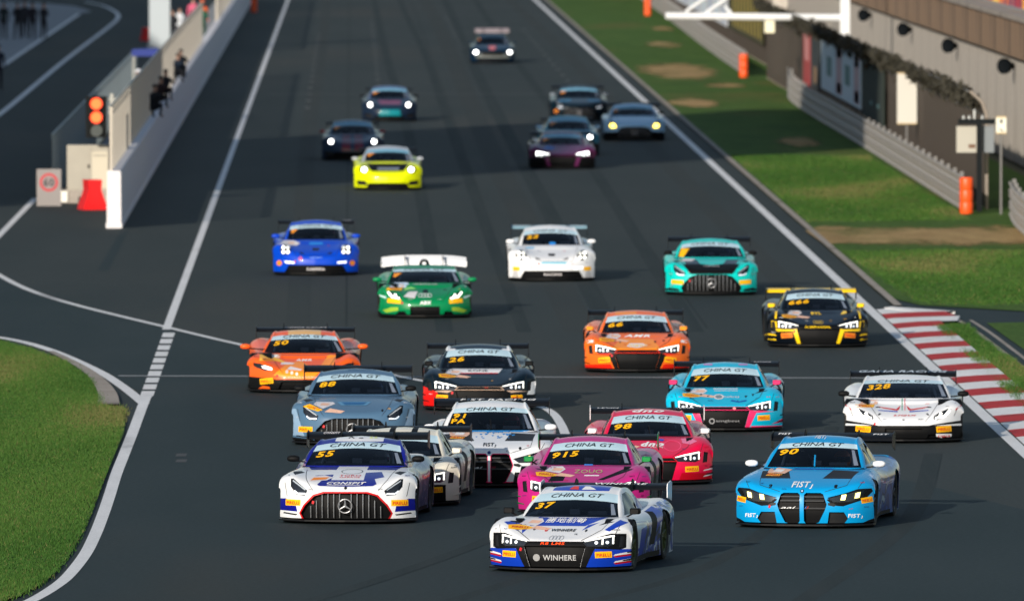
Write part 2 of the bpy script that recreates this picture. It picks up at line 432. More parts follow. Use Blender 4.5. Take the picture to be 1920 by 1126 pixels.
# infield grass at the pit exit
IN = [(-400, 590), (0, 640), (60, 655), (120, 680), (170, 712), (190, 742), (193, 763), (236, 766), (233, 813), (217, 851), (201, 889), (186, 927), (171, 965), (154, 1003), (133, 1040), (103, 1078), (72, 1101), (34, 1120), (-60, 1150), (-140, 1175), (-500, 1250)]
iv = struct(px_sheet('infield_grass', IN, .03, GRASS))
ribbon('infield_edging', catmull([P(95, 662), P(150, 690), P(182, 714), P(201, 740), P(203, 762)], 6), [.12 + .012 * i for i in range(25)], .05, CONC, iv)
pa = struct(px_sheet('pit_apron', [(-80, 180), (0, 131), (150, 26), (172, 22), (140, 12), (80, 6), (-300, -10), (-300, 180)], .006, CONCG))

# ------------------------------------------------------------------ blades of grass
def blades(name, poly, n, hmin, hmax, wd, label, seed, z0=.03):
    r = np.random.default_rng(seed); poly = np.array(poly)
    lo = poly.min(0); hi = poly.max(0)
    x = r.uniform(lo[0], hi[0], n * 3); y = r.uniform(lo[1], hi[1], n * 3)
    k = pin(poly, x + r.normal(0, .05, n * 3), y + r.normal(0, .5, n * 3)); x = x[k][:n]; y = y[k][:n]; n = len(x)
    h = r.uniform(hmin, hmax, n) * (.6 + .8 * (np.sin(x * 1.7 + 3 * np.sin(y * .23)) * .5 + .5)); a = r.uniform(0, np.pi, n); w_ = wd * r.uniform(.6, 1.4, n)
    lx = r.normal(0, .35, n) * h; ly = r.normal(0, .35, n) * h
    V = np.empty((n, 3, 3)); cx = np.cos(a) * w_ / 2; cy = np.sin(a) * w_ / 2
    V[:, 0] = np.stack([x - cx, y - cy, np.full(n, z0)], 1); V[:, 1] = np.stack([x + cx, y + cy, np.full(n, z0)], 1); V[:, 2] = np.stack([x + lx, y + ly, z0 + h], 1)
    me = bpy.data.meshes.new(name)
    me.vertices.add(3 * n); me.vertices.foreach_set('co', V.reshape(-1)); me.loops.add(3 * n); me.loops.foreach_set('vertex_index', np.arange(3 * n, dtype=np.int32))
    me.polygons.add(n); me.polygons.foreach_set('loop_start', np.arange(0, 3 * n, 3, dtype=np.int32)); me.polygons.foreach_set('loop_total', np.full(n, 3, dtype=np.int32))
    dead = np.sin(x * .9 + 2 * np.sin(y * .11)) + np.sin(y * .21 + 1.7 * np.sin(x * .6)) + r.normal(0, .5, n)
    mi = np.where(dead > 1.5, 2, np.where(r.random(n) < .05, 2, (dead + r.normal(0, .7, n) > 0).astype(int))).astype(np.int32)
    me.materials.append(BL[0]); me.materials.append(BL[1]); me.materials.append(BL[2])
    me.polygons.foreach_set('material_index', mi); me.update(); me.validate()
    o = obj(name, me); tag(o, label, 'grass', kind='stuff'); return o
def blade_mat(nm, c):
    m = mat(nm, c, .7, 0, 0, .2)
    return m
BL = [blade_mat('blade_a', (.032, .094, .013, 1)), blade_mat('blade_b', (.055, .126, .020, 1)), blade_mat('blade_c', (.13, .135, .045, 1))]
blades('grass_blades', [(p.x, p.y) for p in [P(*q) for q in [(-60, 636), (0, 642), (60, 657), (120, 682), (168, 714), (187, 742), (190, 766), (233, 768), (230, 813), (214, 851), (198, 889), (183, 927), (168, 965), (151, 1003), (130, 1040), (100, 1078), (69, 1101), (31, 1120), (-60, 1148)]]], 220000, .02, .055, .014, 'short green grass in the infield at lower left', 1)
blades('grass_blades', [(11.85, 309), (16.4, 310), (16.5, 278), (13.5, 273.5), (12.2, 276)], 36000, .02, .05, .03, 'green grass verge between the brown strip and the kerb', 4)
blades('grass_blades', [(11.85, 400), (16.2, 400), (16.2, 334), (11.85, 332)], 50000, .02, .05, .03, 'green grass verge between edge line and guardrail', 2)
blades('grass_blades', [(p.x, p.y) for p in [P(*q) for q in [(1757, 616), (1810, 613), (1868, 655), (1935, 706), (1990, 770), (1990, 835), (1920, 767)]]], 30000, .03, .09, .02, 'green grass strip between kerb and drain edging', 3)

# ------------------------------------------------------------------ guardrails and fences, right side
STEEL = mat('galvanised_steel', (.42, .39, .36, 1), .6, .35, 0, .4, noise=(3, .22))
STEELD = mat('galvanised_dark', (.20, .20, .20, 1), .6, .4)
def guardrail(path, label, group='steel guardrails along the verge', rows=3):
    pts = catmull([Vector((x, y, 0)) for x, y in path], 8); n = len(pts)
    g = empty('guardrail', pts[0]); tag(g, label, 'guardrail', group)
    base = Vector(pts[0])
    prof = [(.0, -.15), (-.04, -.13), (-.045, -.08), (.0, -.04), (.0, .04), (-.045, .08), (-.04, .13), (.0, .15)]
    for r in range(rows):
        zc = .20 + r * .31; vs = []; fs = []; k = len(prof)
        for i, p in enumerate(pts):
            t = (pts[min(i + 1, n - 1)] - pts[max(i - 1, 0)]).normalized(); nr = Vector((t.y, -t.x, 0))
            if nr.x < 0: nr = -nr
            for a, z in prof:
                q = p - base + nr * a; vs.append((q.x, q.y, zc + z))
        for i in range(n - 1):
            for j in range(k - 1): fs.append((i * k + j, i * k + j + 1, (i + 1) * k + j + 1, (i + 1) * k + j))
        b = MB(); b.add(vs, fs); b.build('rail', STEEL, g)
    L = 0; last = -9; pm = None
    for i in range(n - 1):
        seg = (pts[i + 1] - pts[i]).length; s_ = 0
        while last + 4 <= L + seg:
            last = max(last + 4, L); t = (last - L) / seg; p = pts[i].lerp(pts[i + 1], t) - base
            if pm is None:
                mb = MB(); mb.box(.05, .15, -.06, .06, 0, 1.02); pm = mb.mesh('post'); pm.materials.append(STEELD)
            o = obj('post', pm, g); o.location = p
        L += seg
    return g
guardrail([(18.3, 1000), (17.3, 740), (16.97, 674), (16.5, 592), (16.28, 529)], 'long grey guardrail ending at the far orange barrel')
guardrail([(17.75, 524), (17.0, 497), (16.4, 472), (16.4, 408), (16.32, 341)], 'middle grey guardrail curving away at its far end')
guardrail([(17.35, 336.5), (16.95, 324), (16.7, 300), (16.6, 262)], 'short grey guardrail at the right edge of the picture')

ORB = mat('barrel_orange', rgb(245, 88, 30), .45)
def barrel(x, y, label):
    b = MB(); prof = [(0.0, .0005)]
    for k in range(3):
        z = .32 * k
        prof += [(z + .0, .165), (z + .03, .178), (z + .28, .178), (z + .31, .165), (z + .32, .155)]
    prof += [(.965, .10), (.965, .0005)]
    b.lathe(prof, 'z', 18); o = b.build('orange_barrel', ORB, None, 40); o.location = (x, y, .03)
    tag(o, label, 'barrel', 'orange barrels at guardrail ends')
barrel(16.32, 339.2, 'orange barrel at the near end of the middle guardrail'); barrel(16.14, 526, 'orange barrel at the near end of the long far guardrail')
barrel(16.25, 701, 'orange barrel at the top of the picture on the grass verge')

def mesh_fence_mat(nm, col, lo, hi):
    m = bpy.data.materials.new(nm); m.use_nodes = True; n = m.node_tree.nodes; l = m.node_tree.links; b = n['Principled BSDF']
    b.inputs['Base Color'].default_value = col; b.inputs['Roughness'].default_value = .8
    t = n.new('ShaderNodeTexCoord'); mp = n.new('ShaderNodeMapping'); mp.inputs['Scale'].default_value = (1, 3.5, .12)
    x = n.new('ShaderNodeTexNoise'); x.inputs['Scale'].default_value = 1.2; x.inputs['Detail'].default_value = 5
    r = n.new('ShaderNodeMapRange'); r.inputs[1].default_value = .3; r.inputs[2].default_value = .7; r.inputs[3].default_value = lo; r.inputs[4].default_value = hi
    l.new(t.outputs['Object'], mp.inputs[0]); l.new(mp.outputs[0], x.inputs['Vector']); l.new(x.outputs[0], r.inputs[0]); l.new(r.outputs[0], b.inputs['Alpha'])
    return m
NET = mesh_fence_mat('debris_net', (.095, .072, .054, 1), .78, 1.0)
NETL = mesh_fence_mat('pit_net', (.055, .062, .056, 1), .20, .50)
def debris_fence(x, y0, y1, label, net=NET, prof=((0, .1), (0, 2.55), (-.12, 2.9), (-.45, 3.2)), z0=0.0, step=3.0, name='debris_fence', postm=None, end=True):
    g = empty(name, (x, y0, z0)); tag(g, label, 'fence', None)
    L = y1 - y0; ns = int(L / step)
    for i in range(ns):
        ya, yb_ = i * step, (i + 1) * step
        key = (name, prof, step)
        def mk():
            vs = [(a, 0, z) for a, z in prof] + [(a, step, z) for a, z in prof]; k = len(prof)
            me = bpy.data.meshes.new('net_panel'); me.from_pydata(vs, [], [(j, j + 1, k + j + 1, k + j) for j in range(k - 1)]); me.materials.append(net); return me
        o = obj('net_panel', netcache.setdefault(key, None) or netcache.update({key: mk()}) or netcache[key], g); o.location = (0, ya, 0)
    for i in range(ns + 1):
        key = ('post', name, prof)
        if key not in netcache:
            b = MB(); b.tube([(a + .05, 0, z) for a, z in ((prof[0][0], 0),) + tuple(prof[1:])], .045, 6); netcache[key] = b.mesh('post'); netcache[key].materials.append(postm or mat('fence_post', (.30, .26, .22, 1), .6))
        o = obj('post', netcache[key], g); o.location = (0, i * step, 0)
    for a, z in (prof[-1], prof[1]):
        b = MB(); b.bar((a, 0, z), (a, ns * step, z), .025, 5); b.build('cable', postm or STEELD, g)
    return g
netcache = {}
debris_fence(17.0, 343, 523, 'dark debris fence behind the middle guardrail')
debris_fence(17.9, 545, 860, 'dark debris fence behind the far guardrail')

def panel(name, x, y0, y1, z0, z1, m, label, cat, strips=()):
    """banner hung flat along the fence (plane of constant x)"""
    g = MB(); g.box(x, x + .03, y0, y1, z0, z1); o = g.build(name, m); tag(o, label, cat, 'banners hung on the debris fence')
    for (a, b_, c, d, mm) in strips:
        q = MB(); q.box(x - .006, x - .001, y0 + (y1 - y0) * a, y0 + (y1 - y0) * b_, z0 + (z1 - z0) * c, z0 + (z1 - z0) * d); q.build('print', mm, o)
BB = mat('banner_blue', rgb(212, 230, 242), .7); BR = mat('banner_red', rgb(170, 70, 70), .7); BG = mat('banner_green', rgb(40, 52, 46), .8); BT = mat('banner_teal', rgb(110, 150, 150), .7); BW = mat('banner_white', rgb(215, 220, 226), .7); BTN = mat('banner_tan', rgb(150, 120, 90), .8)
panel('banner', 16.86, 423, 459, .95, 2.85, BB, 'pale blue and pink advertising banner on the debris fence', 'banner', ((.04, .16, .06, .92, mat('banner_pink', rgb(205, 180, 188), .7)), (.05, .15, .08, .28, BR), (.05, .15, .70, .90, BR), (.26, .38, .30, .66, BT), (.46, .60, .06, .92, mat('banner_pink', (0, 0, 0, 1))), (.47, .59, .08, .26, BR), (.47, .59, .72, .9, BR), (.72, .84, .3, .66, BT)))
panel('banner', 16.86, 405, 422.5, .70, 2.7, BG, 'dark green banner next to the pale blue one on the fence', 'banner', ((.2, .3, .3, .36, BT), (.5, .6, .3, .36, BT)))
panel('banner', 16.86, 470, 477, .60, 2.75, BR, 'narrow red banner on the debris fence', 'banner', ((.2, .8, .5, .95, mat('banner_rose', rgb(205, 140, 140), .7)),))
panel('banner', 16.86, 461, 469.5, .60, 2.6, mat('banner_dark', rgb(48, 56, 60), .8), 'dark grey banner between red and pale blue ones', 'banner', ((.3, .6, .2, .5, BTN),))
panel('banner', 17.75, 552, 600, .9, 2.9, mat('banner_olive', rgb(70, 70, 40), .8), 'olive and yellow striped banner on the far fence', 'banner', tuple((.05 + .1 * i, .09 + .1 * i, .1, .95, mat('banner_yellow', rgb(170, 150, 60), .7)) for i in range(9)))
panel('banner', 17.75, 604, 700, .9, 2.9, BW, 'long white banner with blue panels on the far fence', 'banner', tuple((.03 + .12 * i, .09 + .12 * i, .05, .95, BB if i % 2 else mat('banner_pale', rgb(190, 205, 225), .7)) for i in range(8)))
panel('banner', 17.75, 712, 742, .9, 2.9, mat('banner_cream', rgb(205, 195, 185), .7), 'cream banner with red mark on the far fence', 'banner', ((.3, .5, .2, .8, BR),))

# white board hung in front of the fence, facing the cars
def facing_board(name, px, py0, py1, wpx, y, m, label, cat, pole=True):
    s_ = FPX / y; x = (px - VPX) / s_; z1 = H - (py0 - VPY) / s_; z0 = H - (py1 - VPY) / s_; hw = wpx / s_ / 2
    g = empty(name, (x, y, 0)); tag(g, label, cat)
    b = MB(); b.box(-hw, hw, -.03, .03, z0, z1); b.build('board', m, g)
    f = MB(); f.box(-hw, hw, -.036, -.028, z1 - .03, z1 + .012); f.box(-hw, hw, -.036, -.028, z0 - .012, z0 + .03); f.build('frame', mat('board_edge', rgb(200, 180, 140), .6), g)
    if pole: q = MB(); q.bar((0, .06, 0), (0, .06, z1), .035, 8); q.build('pole', STEELD, g)
    return g, (x, z0, z1, hw)
facing_board('white_board', 1701, 137, 232, 37, 383, mat('board_white', rgb(205, 203, 195), .6), 'tall blank white board in front of the debris fence', 'board')

# dark signal post with boxes beside the near barrel
gx = 16.75; gy = 341.0
g = empty('signal_post', (gx, gy, 0)); tag(g, 'dark T-shaped signal post with grey boxes behind the near orange barrel', 'signal post')
b = MB(); b.box(-.07, .07, -.07, .07, 0, 2.45); b.build('post', mat('post_dark', (.006, .009, .011, 1), .7, spec=.15), g)
b = MB(); b.box(-.56, .42, -.06, .06, 2.36, 2.5); b.build('crossbar', mat('post_dark', (0, 0, 0, 1)), g)
for x0, x1, mm in ((-.60, -.06, mat('box_grey', rgb(176, 174, 164), .6)), (.10, .40, mat('box_blue_grey', rgb(120, 128, 134), .6))):
    b = MB(); b.box(x0, x1, .10, .35, 1.6, 2.3); o = b.build('cabinet', mm, g)
    if x0 < 0: q = MB(); q.box(-.28, -.10, .094, .099, 1.72, 1.82); q.build('label_plate', mat('plate_brown', rgb(110, 80, 62), .7), o)
for x in (-.42, -.27, .08):
    b = MB(); b.lathe([(2.5, .035), (2.56, .03), (2.60, .0005)], 'z', 8, (x, 0, 0)); b.build('beacon', mat('beacon_white', rgb(200, 205, 205), .4), g)
b = MB(); b.lathe([(2.5, .03), (2.74, .03), (2.76, .0005)], 'z', 8, (-.13, 0, 0)); b.build('beacon', mat('beacon_white', (0, 0, 0, 1)), g)
gs, (sx, sz0, sz1, shw) = facing_board('white_sign', 1878, 219, 250, 19, 338.5, mat('sign_white', rgb(226, 228, 214), .6), 'small white sign with black arrow and tick marks beside the signal post', 'sign')
b = MB(); zz = (sz0 + sz1) / 2
b.add([(-.03, -.045, zz + .05), (.03, -.045, zz + .05), (.03, -.045, zz + .15), (-.03, -.045, zz + .15)], [(0, 1, 2, 3)]); b.add([(-.06, -.045, zz - .08), (-.03, -.045, zz - .1), (.07, -.045, zz - .15), (.05, -.045, zz - .17), (-.05, -.045, zz - .12)], [(0, 1, 2, 3, 4)])
b.build('arrow_mark', BLK, gs)

# white gantry reaching over the verge
gy = 478.0
g = empty('white_gantry', (0, gy, 0)); tag(g, 'white tubular gantry arm with diagonal braces over the grass verge', 'gantry')
WHP = mat('gantry_white', rgb(232, 236, 238), .4)
b = MB(); b.box(18.28, 18.62, -.17, .17, 0, 9.5); b.build('column', WHP, g)
b = MB(); b.bar((11.75, 0, 3.25), (18.28, 0, 3.18), .13, 10); b.build('arm', WHP, g)
for a, c in (((16.55, .0, 3.1), (17.65, 2.5, 1.85)), ((14.2, 0, 3.35), (13.3, 1.5, 4.35)), ((13.25, .05, 3.35), (15.0, .1, 4.6)), ((18.3, 0, 7.5), (12.5, 0, 3.4))):
    b = MB(); b.bar(a, c, .065, 8); b.build('brace', WHP, g)
b = MB(); b.box(15.45, 15.82, -.12, .12, 2.62, 3.06); b.build('lamp_box', mat('box_cream', rgb(240, 236, 205), .5), g)

# grandstand base wall with loudspeakers
WALLC = ground_mat('wall_concrete', (.46, .43, .38, 1), (.62, .57, .51, 1), .35, (1, 1, .12), .9, (.24, .20, .165, 1), .5, (.50, .70), .2, (6, .1), .2)
PARA = ground_mat('parapet_concrete', (.24, .165, .11, 1), (.36, .25, .17, 1), .5, (1, 1, .15), .9, (.10, .08, .065, 1), .6, (.52, .7), .2, (6, .12), .2)
gst = empty('grandstand', (20.4, 330, 0)); tag(gst, 'pale concrete grandstand base with brown parapet at upper right', 'grandstand')
pm = None
for i in range(78):
    if pm is None:
        b = MB(); b.box(0, .35, .04, 5.96, 0, 3.28); b.box(.02, .30, -.04, .04, 0, 3.28); pm = b.mesh('wall_panel'); pm.materials.append(WALLC)
    o = obj('wall_panel', pm, gst); o.location = (0, i * 6.0, 0)
pm = None
for i in range(52):
    if pm is None:
        b = MB(); b.box(-.22, .3, .03, 8.97, 3.285, 4.42); pm = b.mesh('parapet_panel'); pm.materials.append(PARA)
    o = obj('parapet_panel', pm, gst); o.location = (0, i * 9.0, 0)
b = MB(); b.box(-.30, .5, 0, 468, 4.42, 4.56); b.build('coping', CONC, gst)
b = MB()
for k in range(12): b.box(.5 + .8 * k, 1.3 + .8 * k, 0, 468, 3.3, 4.6 + .42 * k)
b.build('seating_steps', CONCG, gst)
smats = [mat('seat_orange', rgb(240, 140, 60), .6), mat('seat_yellow', rgb(250, 200, 80), .6), mat('seat_red', rgb(170, 50, 70), .6), mat('seat_violet', rgb(110, 60, 110), .6)]
r = random.Random(4); b = MB()
for k in range(8):
    y = 2.0
    while y < 160:
        q = r.randrange(4) if r.random() < .4 else int(y / 5) % 4
        b.box(.62 + .8 * k, 1.0 + .8 * k, y, y + .42, 4.6 + .42 * k, 4.95 + .42 * k, q); b.box(.95 + .8 * k, 1.02 + .8 * k, y, y + .42, 4.95 + .42 * k, 5.3 + .42 * k, q); y += .52
o = b.build('seats', smats, gst); o['kind'] = 'stuff'
spm = None
for y, lb in ((501, 'farthest black loudspeaker horn on the grandstand wall'), (465, 'second farthest black loudspeaker horn on the grandstand wall'), (430, 'second nearest black loudspeaker horn on the grandstand wall'), (393, 'nearest black loudspeaker horn on the grandstand wall')):
    b = MB(); b.lathe([(-.36, .0005), (-.37, .20), (-.40, .25), (-.28, .24), (-.14, .17), (-.06, .10), (-.06, .0005)], 'x', 16); b.box(-.06, .10, -.05, .05, -.10, .10)
    o = b.build('loudspeaker', mat('speaker_black', (.004, .006, .008, 1), .8, spec=.1), None, 45); o.location = (20.40, y, 2.95); o.rotation_euler = (0, 0, math.radians(50))
    o.location.x -= .12
    tag(o, lb, 'loudspeaker', 'loudspeakers on the grandstand wall')
# concrete pillar behind the guardrail gap
b = MB(); b.box(-.3, .3, -.4, .4, 0, 3.6); b.box(-.36, .36, -.46, .46, 3.6, 3.75); o = b.build('concrete_pillar', WALLC); o.location = (17.9, 534, 0); tag(o, 'pale concrete pillar in the gap between the guardrails', 'pillar')

# ragged dark band of small triangles along the top of the fence
r = np.random.default_rng(9); n = 9000
y = r.uniform(343, 523, n); z = 3.2 - np.abs(r.normal(0, .22, n)); x = 16.9 - (z > 2.7) * (z - 2.7) * .8 + r.normal(0, .06, n)
z += .12 * np.sin(y * 1.9) * np.sin(y * .7)
V = np.empty((n, 3, 3)); V[:, 0] = np.stack([x, y, z], 1)
for k in (1, 2): V[:, k] = V[:, 0] + r.normal(0, .09, (n, 3))
me = bpy.data.meshes.new('dry_creeper'); me.from_pydata(V.reshape(-1, 3).tolist(), [], [(3 * i, 3 * i + 1, 3 * i + 2) for i in range(n)]); me.materials.append(mat('creeper_leaf', (.030, .028, .018, 1), .8))
o = obj('dry_creeper', me); tag(o, 'dark ragged band along the top of the debris fence', 'creeper', kind='stuff')
# ------------------------------------------------------------------ racing cars
# car space: front faces -Y, x to the right as seen from the front, z up, metres.
S = 0.045          # the cars are described in a view tilted by this slope: zp = z + S * (y - YF)
YF = -2.25
DIRF = Vector((0, 1, -S)).normalized()

def cr(p0, p1, p2, p3, t):
    return 0.5 * ((2 * p1) + (p2 - p0) * t + (2 * p0 - 5 * p1 + 4 * p2 - p3) * t * t + (3 * p1 - p0 - 3 * p2 + p3) * t ** 3)

def upsample(G, nr, nc):
    """Catmull-Rom through a control grid (rows, cols, 3)"""
    G = np.array(G, float)
    def along(A, n):
        out = []
        for i in range(len(A) - 1):
            for k in range(n):
                out.append(cr(A[max(i - 1, 0)], A[i], A[i + 1], A[min(i + 2, len(A) - 1)], k / n))
        out.append(A[-1]); return np.array(out)
    A = along(G, nr)
    return along(A.transpose(1, 0, 2), nc).transpose(1, 0, 2)

def lower_shell(m):
    w_ = m['w']
    ys = m.get('ys', [-2.21, -2.25, -2.20, -1.95, -1.40, m['yc'], 0.2, 1.3, 2.0, 2.2, 2.2])
    z0, z3 = m['z0'], m['z3']
    yo = m.get('yo', [0, .03, .12, .30, .52])
    xs = m.get('xs', [0, .36, .60, .82, 1.0])
    kf = [1, 1, .95, .5, .08, 0, 0, 0, 0, -.1, -.1]
    waist = [.985, .99, .99, 1, 1, .965, .93, 1.0, .99, .94, .92]
    bl = m.get('bl', [0, .08, .5, 1])
    drop = m.get('drop', [0, .0, .05, .08, .10, .11, .13, .12, .12, .12, 0])
    G = []
    for r in range(11):
        row = []
        for c in range(5):
            x = xs[c] * w_
            y = ys[r] + yo[c] * kf[r]
            if c < 4: z = z0[r] * (1 - bl[c]) + z3[r] * bl[c]
            else:
                z = z3[r] - drop[r]; x = w_ * waist[r]
            row.append((x, y, z))
        zb = 0.085; x4, y4, z4 = row[-1]
        row.append((x4 * (1.0 if r > 3 else .995), y4 + (.05 if r < 3 else 0), zb + (z4 - zb) * .5))
        row.append((x4 * (.97 if 5 <= r <= 6 else .99), y4 + (.08 if r < 3 else 0), zb))
        G.append(row)
    return upsample(G, 6, 5)

def cab_shell(m):
    G = []
    for (y, z, hw, crown, k, bx) in m['cab']:
        row = []
        for i, (fx, oy, oz) in enumerate(((0, 0, 0), (.5, .02, .22), (.86, .10, .62), (1.0, .17, 1.0))):
            row.append((fx * hw, y + oy * k, z - crown * oz))
        row.append((bx, y + .17 * k + (.03 if bx > .6 else 0), m['belt']))
        G.append(row)
    return upsample(G, 7, 6)

def grid_to_bm(bm, A, lay, val):
    R, C = A.shape[:2]
    idx = {}
    for sgn in (1, -1):
        for r in range(R):
            for c in range(C):
                if sgn == -1 and c == 0: idx[(sgn, r, c)] = idx[(1, r, 0)]
                else: idx[(sgn, r, c)] = bm.verts.new((sgn * A[r, c, 0], A[r, c, 1], A[r, c, 2]))
    for sgn in (1, -1):
        for r in range(R - 1):
            for c in range(C - 1):
                q = [idx[(sgn, r, c)], idx[(sgn, r, c + 1)], idx[(sgn, r + 1, c + 1)], idx[(sgn, r + 1, c)]]
                if sgn == -1: q.reverse()
                try: f = bm.faces.new(q)
                except ValueError: continue
                f[lay] = val; f.smooth = True

def proj(ax, co):
    if ax == 'f': return (co.x, co.z + S * (co.y - YF))
    if ax == 's': return (co.y, co.z)
    return (co.x, co.y)

def inside(poly, p):
    n = len(poly)
    for i in range(n):
        a = poly[i]; b = poly[(i + 1) % n]
        if (b[0] - a[0]) * (p[1] - a[1]) - (b[1] - a[1]) * (p[0] - a[0]) < -1e-9: return False
    return True

def ccw(poly):
    a = sum(poly[i][0] * poly[(i + 1) % len(poly)][1] - poly[(i + 1) % len(poly)][0] * poly[i][1] for i in range(len(poly)))
    return list(poly) if a > 0 else list(reversed(poly))

def cut(bm, poly, ax, filt):
    """cut the surface along a convex outline seen in view ax; returns the faces inside"""
    poly = ccw(poly)
    x0 = min(p[0] for p in poly); x1 = max(p[0] for p in poly); y0 = min(p[1] for p in poly); y1 = max(p[1] for p in poly)
    cand = []
    for f in bm.faces:
        if not filt(f): continue
        q = [proj(ax, v.co) for v in f.verts]
        if max(a[0] for a in q) < x0 or min(a[0] for a in q) > x1 or max(a[1] for a in q) < y0 or min(a[1] for a in q) > y1: continue
        cand.append(f)
    for i in range(len(poly)):
        p = poly[i]; q = poly[(i + 1) % len(poly)]
        if ax == 'f': co = Vector((p[0], YF, p[1])); e = Vector((q[0] - p[0], 0, q[1] - p[1])); d = DIRF
        elif ax == 's': co = Vector((0, p[0], p[1])); e = Vector((0, q[0] - p[0], q[1] - p[1])); d = Vector((1, 0, 0))
        else: co = Vector((p[0], p[1], 0)); e = Vector((q[0] - p[0], q[1] - p[1], 0)); d = Vector((0, 0, 1))
        no = e.cross(d)
        if no.length < 1e-9: continue
        geom = set(cand)
        for f in cand:
            geom.update(f.edges); geom.update(f.verts)
        res = bmesh.ops.bisect_plane(bm, geom=list(geom), dist=1e-5, plane_co=co, plane_no=no.normalized())
        cand = [g for g in res['geom'] if isinstance(g, bmesh.types.BMFace)]
    return [f for f in cand if f.is_valid and inside(poly, proj(ax, f.calc_center_median()))]

def mir(poly): return [(-x, z) for x, z in poly]

def box2(x0, x1, z0, z1): return [(x0, z0), (x1, z0), (x1, z1), (x0, z1)]

class Model:
    def __init__(s, m):
        s.m = m; s.bm = bm = bmesh.new()
        s.cabL = bm.faces.layers.int.new('cab'); s.zone = bm.faces.layers.int.new('zone'); s.slot = bm.faces.layers.int.new('slot')
        grid_to_bm(bm, lower_shell(m), s.cabL, 0)
        grid_to_bm(bm, cab_shell(m), s.cabL, 1)
        bmesh.ops.recalc_face_normals(bm, faces=bm.faces[:])
        # shells are open: make normals point outwards
        for part in (0, 1):
            fs = [f for f in bm.faces if f[s.cabL] == part]
            top = [f for f in fs if abs(f.normal.z) > .8]
            if sum(f.normal.z for f in top) < 0:
                bmesh.ops.reverse_faces(bm, faces=fs)
        bm.normal_update()
        s.bvh = BVHTree.FromBMesh(bm)
        s.zones = ['body']; s.shared = {}; s.extra = []
        s.lens = []
        s.features()

    def zid(s, name):
        if name not in s.zones: s.zones.append(name)
        return s.zones.index(name)

    def ffilt(s, cab=None, ymax=1.2, zoneonly=0):
        cl, zl = s.cabL, s.zone
        def fn(f):
            if zoneonly is not None and f[zl] != zoneonly: return False
            if cab is not None and f[cl] != cab: return False
            n = f.normal
            return -n.y + S * n.z > 0.005 and f.verts[0].co.y < ymax
        return fn

    def carve(s, poly, name, depth=0.0, cab=0, lens=None, wall='body', zoneonly=0, ymax=1.2, shift=None):
        fs = cut(s.bm, poly, 'f', s.ffilt(cab, ymax, zoneonly))
        if lens is not None:
            s.lens.append((lens, [[tuple(v.co) for v in f.verts] for f in fs]))
        if name == 'vent': s.nv = getattr(s, 'nv', 0) + 1; name = 'vent.%d' % s.nv; wall = name if wall == 'vent' else wall
        z = s.zid(name)
        if depth:
            s.recess(fs, Vector((0, depth, 0)) if shift is None else shift, z, s.zid(wall) if wall else z)
        else:
            for f in fs: f[s.zone] = z
        return fs

    def recess(s, fs, d, z, zw):
        bm = s.bm; fset = set(fs); vm = {}
        for f in fs:
            for v in f.verts:
                if v not in vm: vm[v] = bm.verts.new(v.co + d)
        new = []
        for f in fs:
            nf = bm.faces.new([vm[v] for v in f.verts]); nf[s.zone] = z; nf[s.cabL] = f[s.cabL]; nf.smooth = True; new.append(nf)
            for lo in f.loops:
                e = lo.edge
                if sum(1 for q in e.link_faces if q in fset) == 1:
                    a, b = lo.vert, lo.link_loop_next.vert
                    try:
                        wf = bm.faces.new([a, b, vm[b], vm[a]]); wf[s.zone] = zw; wf[s.cabL] = f[s.cabL]; wf[s.slot] = 1
                    except ValueError: pass
        bmesh.ops.delete(bm, geom=fs, context='FACES_ONLY')
        bm.normal_update()
        return new

    def features(s):
        m = s.m; bm = s.bm; W = m['ws']
        # windscreen with its pale sun strip
        zb, zt, hb, ht = W['zb'], W['zt'], W['hb'], W['ht']; dr = W.get('dr', .045)
        arc = lambda z, h, dd: [(h, z - dd), (h * .75, z - dd * .52), (h * .4, z - dd * .15), (0, z), (-h * .4, z - dd * .15), (-h * .75, z - dd * .52), (-h, z - dd)]
        fs = cut(bm, [(-hb, zb), (hb, zb)] + arc(zt, ht, dr), 'f', s.ffilt(1, .9))
        for f in fs: f[s.zone] = s.zid('sun_strip')
        zg = W['zg']; k = (zg - zb) / (zt - zb); hg = hb + (ht - hb) * k
        fs = cut(bm, [(-hb * 1.02, zb - .01), (hb * 1.02, zb - .01)] + arc(zg, hg * 1.03, dr), 'f', s.ffilt(1, .9, s.zid('sun_strip')))
        for f in fs: f[s.zone] = s.zid('windscreen')
        # side windows
        cl, zl = s.cabL, s.zone
        for poly in m['sidewin']:
            fs = cut(bm, poly, 's', lambda f: f[cl] == 1 and f[zl] == 0 and abs(f.normal.x) > .35)
            for f in fs: f[zl] = s.zid('side_window_r' if f.calc_center_median().x > 0 else 'side_window_l')
        # wheel arches
        for yc, rad in ((m['fa'], .365), (m['ra'], .375)):
            poly = [(yc + rad * math.cos(2 * math.pi * i / 16), .335 + rad * math.sin(2 * math.pi * i / 16)) for i in range(16)]
            fs = cut(bm, poly, 's', lambda f: f[cl] == 0 and abs(f.verts[0].co.x) > .70)
            bmesh.ops.delete(bm, geom=fs, context='FACES')
        # opening for the cockpit in the lower shell
        y0 = m['cab'][0][0] + .22; y1 = y0 + 1.35
        fs = cut(bm, box2(-.58, .58, y0, y1), 't', lambda f: f[cl] == 0 and f.normal.z > .5)
        bmesh.ops.delete(bm, geom=fs, context='FACES')
        m['fn'](s)
        bm.faces.ensure_lookup_table()

    def zone_meshes(s, bm, skip=()):
        """one mesh per zone"""
        out = {}
        for zi, name in enumerate(s.zones):
            if name in skip: continue
            fs = [f for f in bm.faces if f[s.zone] == zi]
            if not fs: continue
            out[name] = mesh_of(name, fs, None)
        return out

